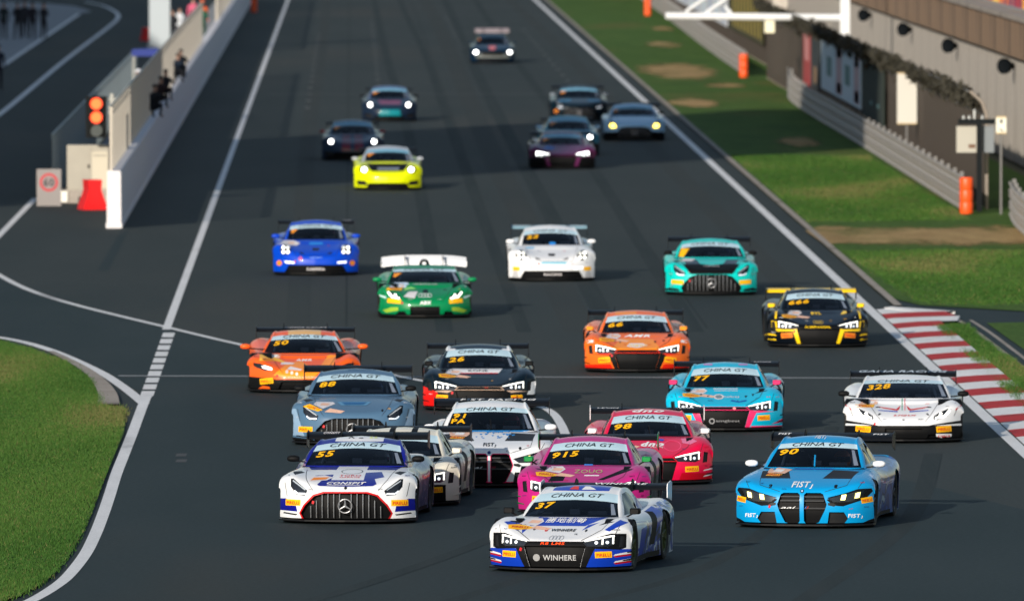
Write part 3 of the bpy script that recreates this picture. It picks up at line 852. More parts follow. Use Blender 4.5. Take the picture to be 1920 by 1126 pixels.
def mesh_of(name, fs, slot=None):
    vm = {}; vs = []; ff = []; mi = []
    for f in fs:
        q = []
        for v in f.verts:
            if v not in vm: vm[v] = len(vs); vs.append(tuple(v.co))
            q.append(vm[v])
        ff.append(q); mi.append(f[slot] if slot else 0)
    me = bpy.data.meshes.new(name); me.from_pydata(vs, [], ff)
    me.polygons.foreach_set('use_smooth', [True] * len(ff))
    me.polygons.foreach_set('material_index', mi)
    me.set_sharp_from_angle(angle=math.radians(38))
    return me

def conform(bvh, verts, faces, ax='f', off=0.004, push=0.0, side=1, maxlen=0.055):
    """drape a flat 2D mesh onto the bodywork; returns bmesh or None"""
    bm = bmesh.new()
    vv = [bm.verts.new((v[0], 0, v[1])) for v in verts]
    for f in faces:
        try: bm.faces.new([vv[i] for i in f])
        except ValueError: pass
    for _ in range(4):
        es = [e for e in bm.edges if e.calc_length() > maxlen]
        if not es: break
        bmesh.ops.subdivide_edges(bm, edges=es, cuts=1)
        bmesh.ops.triangulate(bm, faces=[f for f in bm.faces if len(f.verts) > 4])
    bad = []
    for v in bm.verts:
        if ax == 'f':
            o = Vector((v.co.x, -6, v.co.z - S * (-6 - YF))); d = DIRF
        elif ax == 's':
            o = Vector((side * 3, v.co.x, v.co.z)); d = Vector((-side, 0, 0))
        else:
            o = Vector((v.co.x, v.co.z, 3)); d = Vector((0, 0, -1))
        h, n, i, dist = bvh.ray_cast(o, d)
        if h is None: bad.append(v); continue
        if n.dot(d) > 0: n = -n
        v.co = h + n * off + d * push
    if bad: bmesh.ops.delete(bm, geom=bad, context='VERTS')
    if not bm.faces: bm.free(); return None
    bm.normal_update()
    dd = DIRF if ax == 'f' else (Vector((-side, 0, 0)) if ax == 's' else Vector((0, 0, -1)))
    for f in bm.faces:
        if f.normal.dot(dd) > 0: f.normal_flip()
        f.smooth = True
    return bm

def bm_obj(name, bm, mats, parent):
    me = bpy.data.meshes.new(name); bm.to_mesh(me); bm.free()
    return obj(name, me, parent, mats)

# shared small meshes ---------------------------------------------------------
def tyre_mesh():
    b = MB()
    b.lathe([(-.13, .235), (-.15, .27), (-.152, .31), (-.135, .335), (-.09, .345), (.09, .345), (.135, .335), (.152, .31), (.15, .27), (.13, .235)], 'x', 28)
    return b.mesh('tyre', 40)
def rim_mesh():
    b = MB()
    b.lathe([(-.13, .235), (.12, .24), (.135, .238), (.11, .215), (.02, .205), (-.12, .2)], 'x', 28)
    for i in range(10):
        t = 2 * math.pi * i / 10
        c, q = math.cos(t), math.sin(t)
        b.bar((.105, .04 * c, .04 * q), (.115, .225 * c, .225 * q), .018, 4)
    b.lathe([(.08, .0), (.12, .02), (.12, .055), (.05, .07)], 'x', 12)
    return b.mesh('rim', 40)
TYRE = tyre_mesh(); TYRE.materials.append(RUBBER)
RIMM = rim_mesh(); RIMM.materials.append(RIM)
def liner_mesh():
    b = MB(); n = 12; vs = []; fs = []
    for x in (.58, .96):
        for i in range(n + 1):
            t = math.pi * (i / n * 1.2 - .1)
            vs.append((x, .372 * math.cos(t), .335 + .372 * math.sin(t)))
    for i in range(n): fs.append((i, i + 1, n + 2 + i, n + 1 + i))
    vs.append((.58, 0, .335)); k = len(vs) - 1
    for i in range(n): fs.append((i, k, i + 1))
    b.add(vs, fs)
    return b.mesh('wheel_arch_liner', 40)
LINER = liner_mesh(); LINER.materials.append(BLACK)

def wing_mesh(span, chord, pitch, droop=0.0):
    b = MB(); prof = [(0, 0), (.08, .022), (.3, .034), (.6, .03), (1, .012), (1, .004), (.6, .0), (.3, -.012), (.08, -.016)]
    n = 14; vs = []; fs = []; k = len(prof)
    for i in range(n + 1):
        x = -span + 2 * span * i / n
        z0 = -droop * (abs(x) / span) ** 3
        for (u, t) in prof:
            y = (u - .5) * chord; z = t * chord / .3
            vs.append((x, y * math.cos(pitch) - z * math.sin(pitch), y * math.sin(pitch) + z * math.cos(pitch) + z0))
    for i in range(n):
        for q in range(k):
            fs.append((i * k + q, i * k + (q + 1) % k, (i + 1) * k + (q + 1) % k, (i + 1) * k + q))
    fs += [tuple(range(k)), tuple(n * k + q for q in reversed(range(k)))]
    b.add(vs, fs)
    return b.mesh('rear_wing', 40)

def mirror_mesh(kind):
    b = MB()
    if kind == 'box':
        pr = [(-.07, -.035), (-.055, -.045), (.06, -.04), (.075, -.02), (.075, .025), (.06, .04), (-.055, .042), (-.07, .03)]
        for y0, k0, y1, k1 in ((-.06, .72, -.02, 1.0), (-.02, 1.0, .07, 1.0)):
            n = len(pr)
            vs = [(u * k0, y0, v * k0) for u, v in pr] + [(u * k1, y1, v * k1) for u, v in pr]
            fs = [(i, (i + 1) % n, n + (i + 1) % n, n + i) for i in range(n)]
            if y0 == -.06: fs.append(tuple(range(n)))
            else: fs.append(tuple(range(n, 2 * n)))
            b.add(vs, fs)
    else:
        prof = []
        for i in range(9):
            t = math.pi * i / 8
            prof.append((-.095 * math.cos(t), .05 * math.sin(t) ** .7 + .0005))
        b.lathe(prof, 'x', 14)
        b.v = [(x, y * 1.2 + .02, z) for x, y, z in b.v]
    return b.mesh('mirror', 50)
MIRBOX = mirror_mesh('box'); MIRROUND = mirror_mesh('round')

_sh = {}
def shared(key, fn):
    if key not in _sh: _sh[key] = fn()
    return _sh[key]

def link_mat(o, m):
    """material on the object, mesh shared"""
    if not o.data.materials: o.data.materials.append(None)
    o.material_slots[0].link = 'OBJECT'; o.material_slots[0].material = m

# ---------------------------------------------------------------- car assembly
class Car:
    def __init__(s, model, name, label, px, py, yawdeg, body, group='racing cars coming down the straight', cat='racing car', bank=None):
        s.M = model; m = model.m
        s.mats = [body, BLACK]
        s.bm = model.bm.copy()
        s.cabL = s.bm.faces.layers.int['cab']; s.zone = s.bm.faces.layers.int['zone']; s.slot = s.bm.faces.layers.int['slot']
        g = P(px, py)
        yw = math.radians(-yawdeg)
        # the pixel marks the foot of the front splitter, 2.25 m ahead of the car's origin
        off = Matrix.Rotation(yw, 3, 'Z') @ Vector((0, 2.25, 0))
        s.root = empty(name, (g.x + off.x, g.y + off.y, 0), yw)
        tag(s.root, label, cat, group)
        s.color = body
        s.decs = []

    def sl(s, m):
        if m not in s.mats: s.mats.append(m)
        return s.mats.index(m)

    def paint(s, poly, m, ax='f', cab=None, mirror=False, side=None, ymax=1.2, both=True):
        """colour a region of the bodywork"""
        k = s.sl(m); cl, zl = s.cabL, s.zone
        for pl in ([poly, mir(poly)] if mirror else [poly]):
            if ax == 'f':
                def fl(f):
                    if f[zl] != 0 or (cab is not None and f[cl] != cab): return False
                    n = f.normal
                    return -n.y + S * n.z > -.15 and f.verts[0].co.y < ymax
            elif ax == 's':
                def fl(f):
                    if f[zl] != 0 or (cab is not None and f[cl] != cab): return False
                    return abs(f.normal.x) > .3 and (side is None or f.verts[0].co.x * side > 0)
            else:
                def fl(f):
                    return f[zl] == 0 and f.normal.z > .15 and (cab is None or f[cl] == cab)
            for f in cut(s.bm, pl, ax, fl):
                f[s.slot] = k

    def allpaint(s, m, test):
        k = s.sl(m)
        for f in s.bm.faces:
            if f[s.zone] == 0 and test(f.calc_center_median(), f): f[s.slot] = k

    def poly(s, pl, m, name='sponsor_decal', ax='f', push=0.0, parent=None, side=1, off=.004):
        b = conform(s.M.bvh, pl, [tuple(range(len(pl)))], ax, off, push, side)
        if b: return bm_obj(name, b, [m], parent or s.root)

    def text(s, t, cx, cz, h, m, w_=None, shear=0.0, bold=0.0, rot=0.0, name='sponsor_lettering', parent=None, ax='f', side=1, off=.0075, arc=0.0):
        vs, fs, wd = text2d(t, shear, bold)
        if not fs: return
        sx = h if w_ is None else w_ / wd
        c, q = math.cos(rot), math.sin(rot)
        out = []
        for a, b in vs:
            x, z = a * sx, b * h
            z -= arc * (x * x)
            out.append((cx + x * c - z * q, cz + x * q + z * c))
        if ax == 's' and side < 0: out = [(2 * cx - a, b) for a, b in out]
        b = conform(s.M.bvh, out, fs, ax, off, 0.0, side)
        if b: return bm_obj(name, b, [m], parent or s.root)

    def build(s, lamp=None, mirror_col=None, wing_col=None, driver=None, strip_col=None, wiper=None, rimcol=None, low=False, plate=None):
        M = s.M; m = M.m; R = s.root
        # body with its livery
        me = mesh_of('body', [f for f in s.bm.faces if f[s.zone] == 0], s.slot)
        body = obj('body', me, R, s.mats)
        s.bm.free()
        if not M.shared:
            M.shared = M.zone_meshes(M.bm, skip=('body',))
            for ln, polys in M.lens:
                vs = []; fs = []
                for pl in polys:
                    fs.append(tuple(range(len(vs), len(vs) + len(pl)))); vs += pl
                me = bpy.data.meshes.new('lens'); me.from_pydata(vs, [], fs)
                bm = bmesh.new(); bm.from_mesh(me); bmesh.ops.remove_doubles(bm, verts=bm.verts[:], dist=1e-4); bm.to_mesh(me); bm.free()
                M.shared['lens:' + ln] = me
        zo = {}
        for name, me in M.shared.items():
            if name.startswith('lens:'): continue
            base = name.split('.')[0]
            nm = {'side_window_l': 'side_window', 'side_window_r': 'side_window', 'headlight_l': 'headlight', 'headlight_r': 'headlight'}.get(base, base)
            if nm == 'rail': nm = 'side_window'
            o = obj(nm, me, R)
            mt = {'windscreen': GLASS, 'sun_strip': STRIP, 'side_window': SIDEGLASS, 'headlight': HOUS}.get(nm, BLACK)
            if nm == 'vent': mt = mat('vent_dark', (.008, .009, .011, 1), .6)
            if nm == 'sun_strip' and strip_col: mt = strip_col
            link_mat(o, mt); zo[name] = o
        for name, me in M.shared.items():
            if name.startswith('lens:'):
                o = obj('lens', me, zo.get(name[5:], R)); link_mat(o, LENS)
        s.zo = zo
        # extra pieces of the model (lamps, grille bars, emblem ...)
        for (nm, par, meshf, mt) in M.extra:
            me = shared((id(M), nm, par, id(meshf)), meshf)
            if me is None: continue
            o = obj(nm, me, zo.get(par, R))
            mm = mt
            if mt == 'lamp': mm = lamp or LAMP
            if mt == 'lamp2': mm = LAMPLO if lamp is None else lamp
            if mt == 'body': mm = s.color
            if mt == 'canard': mm = getattr(s, 'canard', CARBON)
            link_mat(o, mm)
        # splitter
        me = shared((id(M), 'splitter'), lambda: splitter_mesh(m)); o = obj('splitter', me, R); link_mat(o, CARBON)
        # wheels
        for k, (yy, sg) in enumerate(((m['fa'], -1), (m['fa'], 1), (m['ra'], -1), (m['ra'], 1))):
            wl = obj('wheel', TYRE, R); wl.location = (sg * (m['w'] - .165), yy, .345)
            wl.rotation_euler = (0.3 * k, 0, 0 if sg > 0 else math.pi)
            rm = obj('rim', RIMM, wl)
            if rimcol: link_mat(rm, rimcol)
            if not low:
                li = obj('wheel_arch_liner', LINER, R); li.location = (0, yy, 0)
                if sg < 0: li.rotation_euler = (0, 0, math.pi)
        # mirrors
        mx, mz, my = m['mirror']
        for sg in (-1, 1):
            mo = obj('mirror', MIRBOX if m.get('mirbox', True) else MIRROUND, R)
            mo.location = (sg * mx, my, mz); link_mat(mo, mirror_col or s.color)
            st = MB(); st.bar((sg * -.03, .02, -.03), (sg * (-(mx - .70)), .05, -.12 if m.get('mirbox', True) else -.06), .012, 6)
            so = st.build('stalk', BLACK, mo)
        # rear wing
        wz, span, chord, pitch, droop = m['wing']
        wg = obj('rear_wing', shared(('wing', span, chord, pitch, droop), lambda: wing_mesh(span, chord, pitch, droop)), R)
        wg.location = (0, 2.12, wz); link_mat(wg, wing_col or CARBON)
        for sg in (-1, 1):
            ep = shared(('ep', span, wz), lambda: endplate_mesh())
            e = obj('end_plate', ep, wg); e.location = (sg * (span + .006), 0, -droop); link_mat(e, plate or CARBON)
            if m.get('noplate'): e.scale = (1, .8, .45)
            stm = shared(('strut', round(wz, 3)), lambda: strut_mesh(wz))
            e = obj('strut', stm, wg); e.location = (sg * .40, 0, 0); link_mat(e, CARBON)
        # interior
        y0 = m['cab'][0][0]
        cp = MB()
        cp.box(-.60, .60, y0 + .24, y0 + .46, .45, m['dash'])
        cp.box(-.62, .62, y0 + .22, y0 + 1.75, .10, .16)
        cp.box(-.62, .62, y0 + 1.70, y0 + 1.75, .16, m['cab'][2][1] - .1)
        for sx in (-.32, .32):
            cp.box(sx - .2, sx + .2, y0 + 1.25, y0 + 1.40, .2, .86); cp.box(sx - .1, sx + .1, y0 + 1.25, y0 + 1.38, .86, .99)
        cp.build('cockpit', DARK, R)
        dm = shared(('dash', round(y0, 2), m['dash']), lambda: dash_mesh(y0, m['dash'])); o = obj('dash_panel', dm, R); link_mat(o, mat('dash_grey', (.16, .17, .19, 1), .5))
        if not low:
            sm_ = shared(('pseat', round(y0, 2)), lambda: seat_mesh(y0)); o = obj('passenger_seat', sm_, R); link_mat(o, mat('seat_cloth', (.10, .105, .12, 1), .8))
        cg = MB(); zt = m['cab'][2][1] - .06; yt = m['cab'][2][0] + .12
        for sg in (-1, 1):
            cg.tube([(sg * .56, y0 + .5, .5), (sg * .55, y0 + .55, .72), (sg * .48, yt, zt - .05), (sg * .46, y0 + 1.6, zt - .02), (sg * .5, y0 + 1.6, .3)], .02, 6)
        cg.bar((-.46, y0 + 1.6, zt - .02), (.5, y0 + 1.6, .4), .02, 6); cg.bar((-.48, yt, zt - .05), (.48, yt, zt - .05), .02, 6)
        cg.build('roll_cage', mat('cage_grey', (.42, .44, .47, 1), .5), R)
        if not low:
            hl = headliner(M); o = obj('headliner', hl, R); link_mat(o, DARK)
        if wiper:
            wp = MB(); zb = m['ws']['zb']
            for a, b_ in (((.02, zb + .01), (.0, zb + .16)),):
                pts = []
                for t in (0, .33, .66, 1):
                    x = a[0] + (b_[0] - a[0]) * t; z = a[1] + (b_[1] - a[1]) * t
                    h, n, i, d = M.bvh.ray_cast(Vector((x, -6, z - S * (-6 - YF))), DIRF)
                    if h: pts.append(h + n * .02)
                wp.tube(pts, .012, 5)
            wp.build('wiper', wiper, R)
        if driver is not None:
            make_driver(s, driver)
        # sun strip lettering
        return body

STRIP = mat('sun_strip_film', rgb(196, 226, 240), .35, 0, .2)

def dash_mesh(y0, z):
    b = MB(); b.box(.20, .46, y0 + .40, y0 + .47, z + .004, z + .05); b.box(-.06, .08, y0 + .42, y0 + .48, z + .004, z + .075); b.box(-.45, -.30, y0 + .42, y0 + .47, z + .004, z + .03); return b.mesh('dash_panel')

def seat_mesh(y0):
    b = MB(); pr = [(-.22, .2), (.22, .2), (.25, .62), (.16, .80), (.12, .94), (-.12, .94), (-.16, .80), (-.25, .62)]
    b.prism(pr, lambda u, v, k: (u - .33, y0 + (1.08 if k == 0 else 1.22) + (v - .2) * .15, v)); return b.mesh('passenger_seat')

def headliner(M):
    def mk():
        fs = [f for f in M.bm.faces if f[M.cabL] == 1 and f[M.zone] == 0]
        vs = []; ff = []; vm = {}
        for f in fs:
            q = []
            for v in f.verts:
                if v not in vm:
                    vm[v] = len(vs); vs.append(tuple(v.co - v.normal * .018))
                q.append(vm[v])
            ff.append(tuple(reversed(q)))
        me = bpy.data.meshes.new('headliner'); me.from_pydata(vs, [], ff); return me
    return shared((id(M), 'headliner'), mk)

def splitter_mesh(m):
    b = MB(); w_ = m['w']; yo = m.get('yo', [0, .03, .12, .30, .52]); xs = [0, .36, .60, .82, 1.0]
    pts = [(xs[i] * w_, -2.21 + yo[i] * .93 - .075) for i in range(5)] + [(w_ * 1.01, -1.62)]
    full = [(-x, y) for x, y in reversed(pts)] + pts[1:]
    full += [(w_ * .9, -1.55), (-w_ * .9, -1.55)]
    b.prism(full, lambda u, v, k: (u, v, .045 if k == 0 else .068))
    return b.mesh('splitter')

def endplate_mesh():
    b = MB(); pr = [(-.20, -.14), (.17, -.20), (.19, .06), (.10, .085), (-.18, .055), (-.21, .0)]
    b.prism(pr, lambda u, v, k: (-.006 if k == 0 else .006, u, v))
    return b.mesh('end_plate')

def strut_mesh(wz):
    b = MB()
    for a, c in (((-.42, .80 - wz), (-.30, -.02)), ((-.30, -.02), (-.12, .085)), ((-.12, .085), (.02, .04))):
        d = Vector((c[0] - a[0], c[1] - a[1])).normalized(); n = Vector((-d.y, d.x)) * .035
        b.prism([(a[0] + n.x, a[1] + n.y), (c[0] + n.x, c[1] + n.y), (c[0] - n.x, c[1] - n.y), (a[0] - n.x, a[1] - n.y)],
                lambda u, v, k: (-.007 if k == 0 else .007, u, v))
    return b.mesh('strut')

# --------------------------------------------------------------- model features
def lampmesh(M, polys, push):
    """glowing lamp elements, draped on the lamp face and set back into the housing"""
    def mk():
        out = bmesh.new()
        for pl in polys:
            b = conform(M.bvh, pl, [tuple(range(len(pl)))], 'f', 0.0, push)
            if b:
                me = bpy.data.meshes.new('t'); b.to_mesh(me); b.free(); out.from_mesh(me); bpy.data.meshes.remove(me)
        me = bpy.data.meshes.new('lamp'); out.to_mesh(me); out.free(); return me
    return mk

def strip(a, b, t):
    d = Vector((b[0] - a[0], b[1] - a[1])).normalized(); n = Vector((-d.y, d.x)) * t / 2
    return [(a[0] + n.x, a[1] + n.y), (a[0] - n.x, a[1] - n.y), (b[0] - n.x, b[1] - n.y), (b[0] + n.x, b[1] + n.y)]

def disc(cx, cz, rx, rz=None, n=12):
    rz = rz or rx
    return [(cx + rx * math.cos(2 * math.pi * i / n), cz + rz * math.sin(2 * math.pi * i / n)) for i in range(n)]

def ring2d(cx, cz, r, t, n=20):
    vs = []; fs = []
    for i in range(n):
        a = 2 * math.pi * i / n
        vs += [(cx + r * math.cos(a), cz + r * math.sin(a)), (cx + (r - t) * math.cos(a), cz + (r - t) * math.sin(a))]
    for i in range(n):
        j = (i + 1) % n; fs.append((2 * i, 2 * j, 2 * j + 1, 2 * i + 1))
    return vs, fs

def lamps(M, name, poly, leds, depth=.05, push=.03, mats='lamp'):
    for sg, sfx in ((1, 'r'), (-1, 'l')):
        f = (lambda p: p) if sg == 1 else mir
        zn = name + '_' + sfx
        M.carve(f(poly), zn, depth, 0, lens=zn, wall=zn)
        M.extra.append(('lamp', zn, lampmesh(M, [f(q) for q in leds], push), mats))

def fn_r8(M):
    # grille with its flanks
    M.carve([(-.43, .375), (.43, .375), (.35, .085), (-.35, .085)], 'grille', .07, 0, wall='grille')
    M.carve([(-.42, .385), (.42, .385), (.36, .432), (-.36, .432)], 'nose_band', .012, 0, wall='nose_band')
    hl = [(.375, .44), (.44, .375), (.72, .368), (.79, .405), (.795, .53), (.73, .538)]
    lamps(M, 'headlight', hl, [strip((.40, .447), (.785, .524), .02), strip((.772, .41), (.772, .52), .018), strip((.64, .40), (.64, .485), .018)])
    M.extra += [('lamp', 'headlight_' + sfx, lampmesh(M, [disc(sg * .70, .43, .022), disc(sg * .56, .425, .022)], .035), LAMPLO) for sg, sfx in ((1, 'r'), (-1, 'l'))]
    for sg in (1, -1):
        f = (lambda p: p) if sg == 1 else mir
        M.carve(f([(.83, .36), (.90, .37), (.915, .52), (.85, .53)]), 'vent', .03, 0, wall='vent')
        # hood exits near the windscreen
        M.carve(f([(.50, .655), (.70, .70), (.74, .715), (.60, .71)]), 'vent', 0, 0)
        for k in (0, 1):
            def can(k=k, sg=sg):
                b = MB(); z = .14 + .10 * k
                b.add([(sg * .80, -1.93, z), (sg * 1.0, -1.72, z + .035), (sg * 1.0, -1.50, z + .05), (sg * .955, -1.72, z + .015), (sg * .80, -1.93, z + .015), (sg * 1.0, -1.72, z + .05), (sg * 1.0, -1.50, z + .065), (sg * .955, -1.72, z + .03)],
                      [(0, 1, 2, 3), (7, 6, 5, 4), (0, 4, 5, 1), (1, 5, 6, 2), (2, 6, 7, 3), (3, 7, 4, 0)])
                return b.mesh('canard')
            M.extra.append(('canard', None, can, 'canard'))

def fn_amg(M):
    gp = [(-.31, .462), (.31, .462), (.46, .42), (.60, .28), (.668, .17), (.63, .095), (.47, .062), (-.47, .062), (-.63, .095), (-.668, .17), (-.60, .28), (-.46, .42)]
    M.gp = gp
    M.carve(gp, 'grille', .09, 0, wall='grille')
    for i in range(13):
        x = -.516 + .086 * i
        if abs(x) < .02: continue
        top = .45 if abs(x) < .33 else .45 - (abs(x) - .33) * .95
        M.extra.append(('grille_bar', 'grille', (lambda x=x, top=top: barmesh(M, x, .10, top)), CHROME))
    M.extra.append(('emblem', 'grille', lambda: starmesh(M), mat('emblem_silver', (.28, .29, .31, 1), .4, .5)))
    hl = [(.565, .50), (.605, .425), (.73, .44), (.825, .56), (.83, .675), (.785, .675)]
    lamps(M, 'headlight', hl, [strip((.60, .455), (.72, .458), .022), strip((.72, .458), (.77, .50), .02)], mats='lamp2')
    M.extra += [('lamp', 'headlight_' + sfx, lampmesh(M, [strip((sg * .60, .51), (sg * .80, .65), .018)], .03), LAMPOFF) for sg, sfx in ((1, 'r'), (-1, 'l'))]
    for sg in (1, -1):
        f = (lambda p: p) if sg == 1 else mir
        M.carve(f([(.72, .155), (.94, .185), (.95, .165), (.74, .135)]), 'vent', .02, 0, wall='vent')
        M.carve(f([(.78, .73), (.84, .775), (.73, .785), (.66, .762)]), 'vent', 0, 0)

def barmesh(M, x, z0, z1):
    b = MB(); pts = []
    for i in range(5):
        z = z0 + (z1 - z0) * i / 4
        h, n, k, d = M.bvh.ray_cast(Vector((x, -6, z - S * (-6 - YF))), DIRF)
        if h: pts.append(h + Vector((0, .035, 0)))
    if len(pts) < 2: return None
    b.tube(pts, .0065, 6); return b.mesh('grille_bar')

def starmesh(M):
    b = MB(); cz = .275; R = .10; y = -2.262
    n = 24
    for i in range(n):
        a0 = 2 * math.pi * i / n; a1 = 2 * math.pi * (i + 1) / n
        b.bar((R * math.cos(a0), y, cz + R * math.sin(a0)), (R * math.cos(a1), y, cz + R * math.sin(a1)), .009, 6)
    for k in range(3):
        a = math.pi / 2 + 2 * math.pi * k / 3
        b.bar((0, y, cz), (R * math.cos(a), y, cz + R * math.sin(a)), .017, 6, 0, .005)
    return b.mesh('emblem')

def fn_bmw(M):
    for sg in (1, -1):
        f = (lambda p: p) if sg == 1 else mir
        M.carve(f([(.03, .50), (.06, .53), (.27, .53), (.31, .51), (.365, .36), (.335, .27), (.25, .10), (.20, .085), (.055, .085), (.03, .12)]), 'grille.%d' % (sg + 2), .08, 0, wall='grille.%d' % (sg + 2))
        for z in (.30, .41, .47):
            M.extra.append(('grille_bar', 'grille.%d' % (sg + 2), (lambda sg=sg, z=z: kbar(M, sg * .035, sg * (.345 if z < .4 else .32), z)), mat('grille_grey', (.06, .063, .068, 1), .4)))
    hl = [(.37, .46), (.46, .395), (.72, .40), (.84, .445), (.93, .585), (.80, .575)]
    lamps(M, 'headlight', hl, [[(.56, .425), (.625, .43), (.64, .51), (.575, .50)], [(.755, .45), (.82, .465), (.835, .545), (.77, .53)]], mats='lamp')
    for sg in (1, -1):
        f = (lambda p: p) if sg == 1 else mir
        M.carve(f([(.37, .07), (.60, .07), (.665, .155), (.61, .25), (.40, .25)]), 'vent', .05, 0, wall='vent')
        M.carve(f([(.375, .44), (.46, .385), (.55, .385), (.47, .33), (.385, .35)]), 'vent', .01, 0, wall='vent')
        M.carve(f([(.235, .735), (.66, .735), (.715, .84), (.33, .86)]), 'vent', .0, 0)

def kbar(M, x0, x1, z):
    b = MB(); pts = []
    for i in range(5):
        x = x0 + (x1 - x0) * i / 4
        h, n, k, d = M.bvh.ray_cast(Vector((x, -6, z - S * (-6 - YF))), DIRF)
        if h: pts.append(h + Vector((0, .04, 0)))
    if len(pts) < 2: return None
    b.tube(pts, .012, 5); return b.mesh('grille_bar')

def fn_hur(M):
    M.carve([(-.31, .255), (.31, .255), (.31, .085), (-.31, .085)], 'grille', .07, 0, wall='grille')
    for sg in (1, -1):
        f = (lambda p: p) if sg == 1 else mir
        M.carve(f([(.38, .08), (.62, .08), (.55, .155), (.42, .155)]), 'grille.%d' % (sg + 2), .05, 0, wall='grille.%d' % (sg + 2))
        M.carve(f([(.38, .595), (.47, .60), (.46, .615), (.40, .618)]), 'vent', 0, 0)
    hl = [(.50, .41), (.56, .395), (.72, .45), (.80, .57), (.74, .58), (.60, .52), (.51, .46)]
    lamps(M, 'headlight', hl, [strip((.53, .425), (.70, .46), .035), strip((.60, .44), (.63, .52), .04), strip((.69, .455), (.775, .565), .04)])

def fn_fer(M):
    M.carve([(-.40, .22), (.40, .22), (.46, .085), (-.46, .085)], 'grille', .07, 0, wall='grille')
    hl = [(.56, .425), (.70, .42), (.90, .50), (.92, .565), (.80, .555), (.58, .48)]
    lamps(M, 'headlight', hl, [[(.56, .445), (.60, .43), (.74, .47), (.76, .505), (.70, .515), (.58, .475)]])

def fn_por(M):
    M.carve([(-.62, .245), (.62, .245), (.70, .09), (-.70, .09)], 'grille', .05, 0, wall='grille')
    hl = disc(.69, .605, .125, .12, 14)
    q = .052
    lamps(M, 'headlight', hl, [disc(.69 + a * q, .605 + b * q, .037, .037, 10) for a in (1, -1) for b in (1, -1)], .03, .012)
    for sg in (1, -1):
        f = (lambda p: p) if sg == 1 else mir
        M.carve(f([(.13, .50), (.35, .50), (.39, .565), (.34, .545), (.14, .53)]), 'vent', .0, 0)
        M.extra.append(('daytime_lamp', None, lampmesh(M, [f([(.49, .285), (.70, .30), (.71, .345), (.50, .325)])], -.006), LAMPLO))
    M.carve([(-.07, .585), (.07, .585), (.08, .645), (-.08, .645)], 'vent', .0, 0)

def fn_cay(M):
    M.carve([(-.50, .20), (.50, .20), (.55, .09), (-.55, .09)], 'grille', .05, 0, wall='grille')
    hl = disc(.68, .60, .125, .11, 14)
    lamps(M, 'headlight', hl, [disc(.665, .595, .07, .07, 12)], .03, .012)
    for sg in (1, -1):
        f = (lambda p: p) if sg == 1 else mir
        M.carve(f([(.56, .14), (.86, .16), (.87, .30), (.62, .27)]), 'vent', .04, 0, wall='vent')

def fn_mus(M):
    M.carve([(-.52, .52), (.52, .52), (.45, .33), (-.45, .33)], 'grille', .06, 0, wall='grille')
    M.carve([(-.62, .22), (.62, .22), (.70, .10), (-.70, .10)], 'grille.1', .05, 0, wall='grille.1')
    hl = [(.58, .42), (.86, .44), (.90, .56), (.60, .55)]
    lamps(M, 'headlight', hl, [disc(.74, .49, .085, .07)])

# cab rows: y, z(centre), half width of the roof rail, crown, plan bow, half width at the belt
R8 = dict(w=.985, yc=-1.0, fa=-1.33, ra=1.32, belt=.60, dash=.72, fn=fn_r8,
          z0=[.085, .24, .42, .50, .625, .70, .72, .76, .80, .76, .30],
          z3=[.085, .25, .50, .635, .72, .70, .70, .77, .80, .76, .30],
          cab=[(-1.02, .685, .70, 0, 1.3, .74), (-.60, .87, .655, .015, 1.1, .80), (-.13, 1.025, .585, .055, .6, .82), (.32, 1.085, .57, .07, 0, .82), (1.05, 1.02, .54, .06, 0, .80), (1.95, .78, .42, .02, 0, .60)],
          ws=dict(zb=.762, zt=1.115, zg=1.0, hb=.665, ht=.545),
          sidewin=[[(-.62, .72), (.35, .74), (.55, .93), (.30, 1.0), (.0, .985), (-.30, .90)]],
          mirror=(.885, .785, -.78), mirbox=True, wing=(.975, .90, .30, .22, 0))
AMG = dict(w=1.01, yc=-.60, fa=-1.40, ra=1.30, belt=.66, dash=.80, fn=fn_amg,
           yo=[0, .03, .11, .26, .50],
           z0=[.085, .26, .50, .60, .70, .775, .76, .80, .84, .80, .30],
           z3=[.085, .30, .55, .69, .735, .74, .74, .79, .81, .77, .30],
           cab=[(-.60, .765, .78, 0, 1.3, .80), (-.18, .95, .74, .015, 1.1, .84), (.27, 1.095, .66, .06, .6, .85), (.70, 1.165, .62, .09, 0, .85), (1.3, 1.09, .57, .08, 0, .80), (2.0, .84, .45, .03, 0, .60)],
           ws=dict(zb=.862, zt=1.215, zg=1.12, hb=.74, ht=.62, dr=.06),
           sidewin=[[(-.22, .80), (.75, .82), (1.1, .95), (.75, 1.05), (.35, 1.04), (.08, .97)]],
           mirror=(.93, .875, -.30), mirbox=False, wing=(1.10, .905, .34, .25, 0))
BMW = dict(w=1.015, yc=-.72, fa=-1.42, ra=1.43, belt=.70, dash=.83, fn=fn_bmw,
           yo=[0, .03, .10, .24, .46],
           z0=[.085, .28, .535, .64, .735, .815, .79, .82, .87, .84, .30],
           z3=[.085, .30, .57, .68, .745, .775, .78, .81, .84, .82, .30],
           cab=[(-.72, .805, .74, 0, 1.3, .80), (-.32, 1.00, .69, .015, 1.1, .84), (.10, 1.165, .60, .05, .6, .85), (.55, 1.235, .575, .06, 0, .85), (1.25, 1.17, .55, .06, 0, .82), (2.0, .88, .47, .03, 0, .65)],
           ws=dict(zb=.893, zt=1.262, zg=1.19, hb=.70, ht=.565, dr=.03),
           sidewin=[[(-.35, .85), (.70, .87), (1.05, 1.0), (.70, 1.13), (.20, 1.12), (-.02, 1.05)]],
           mirror=(.945, .865, -.40), mirbox=False, wing=(1.14, .905, .34, .28, 0))
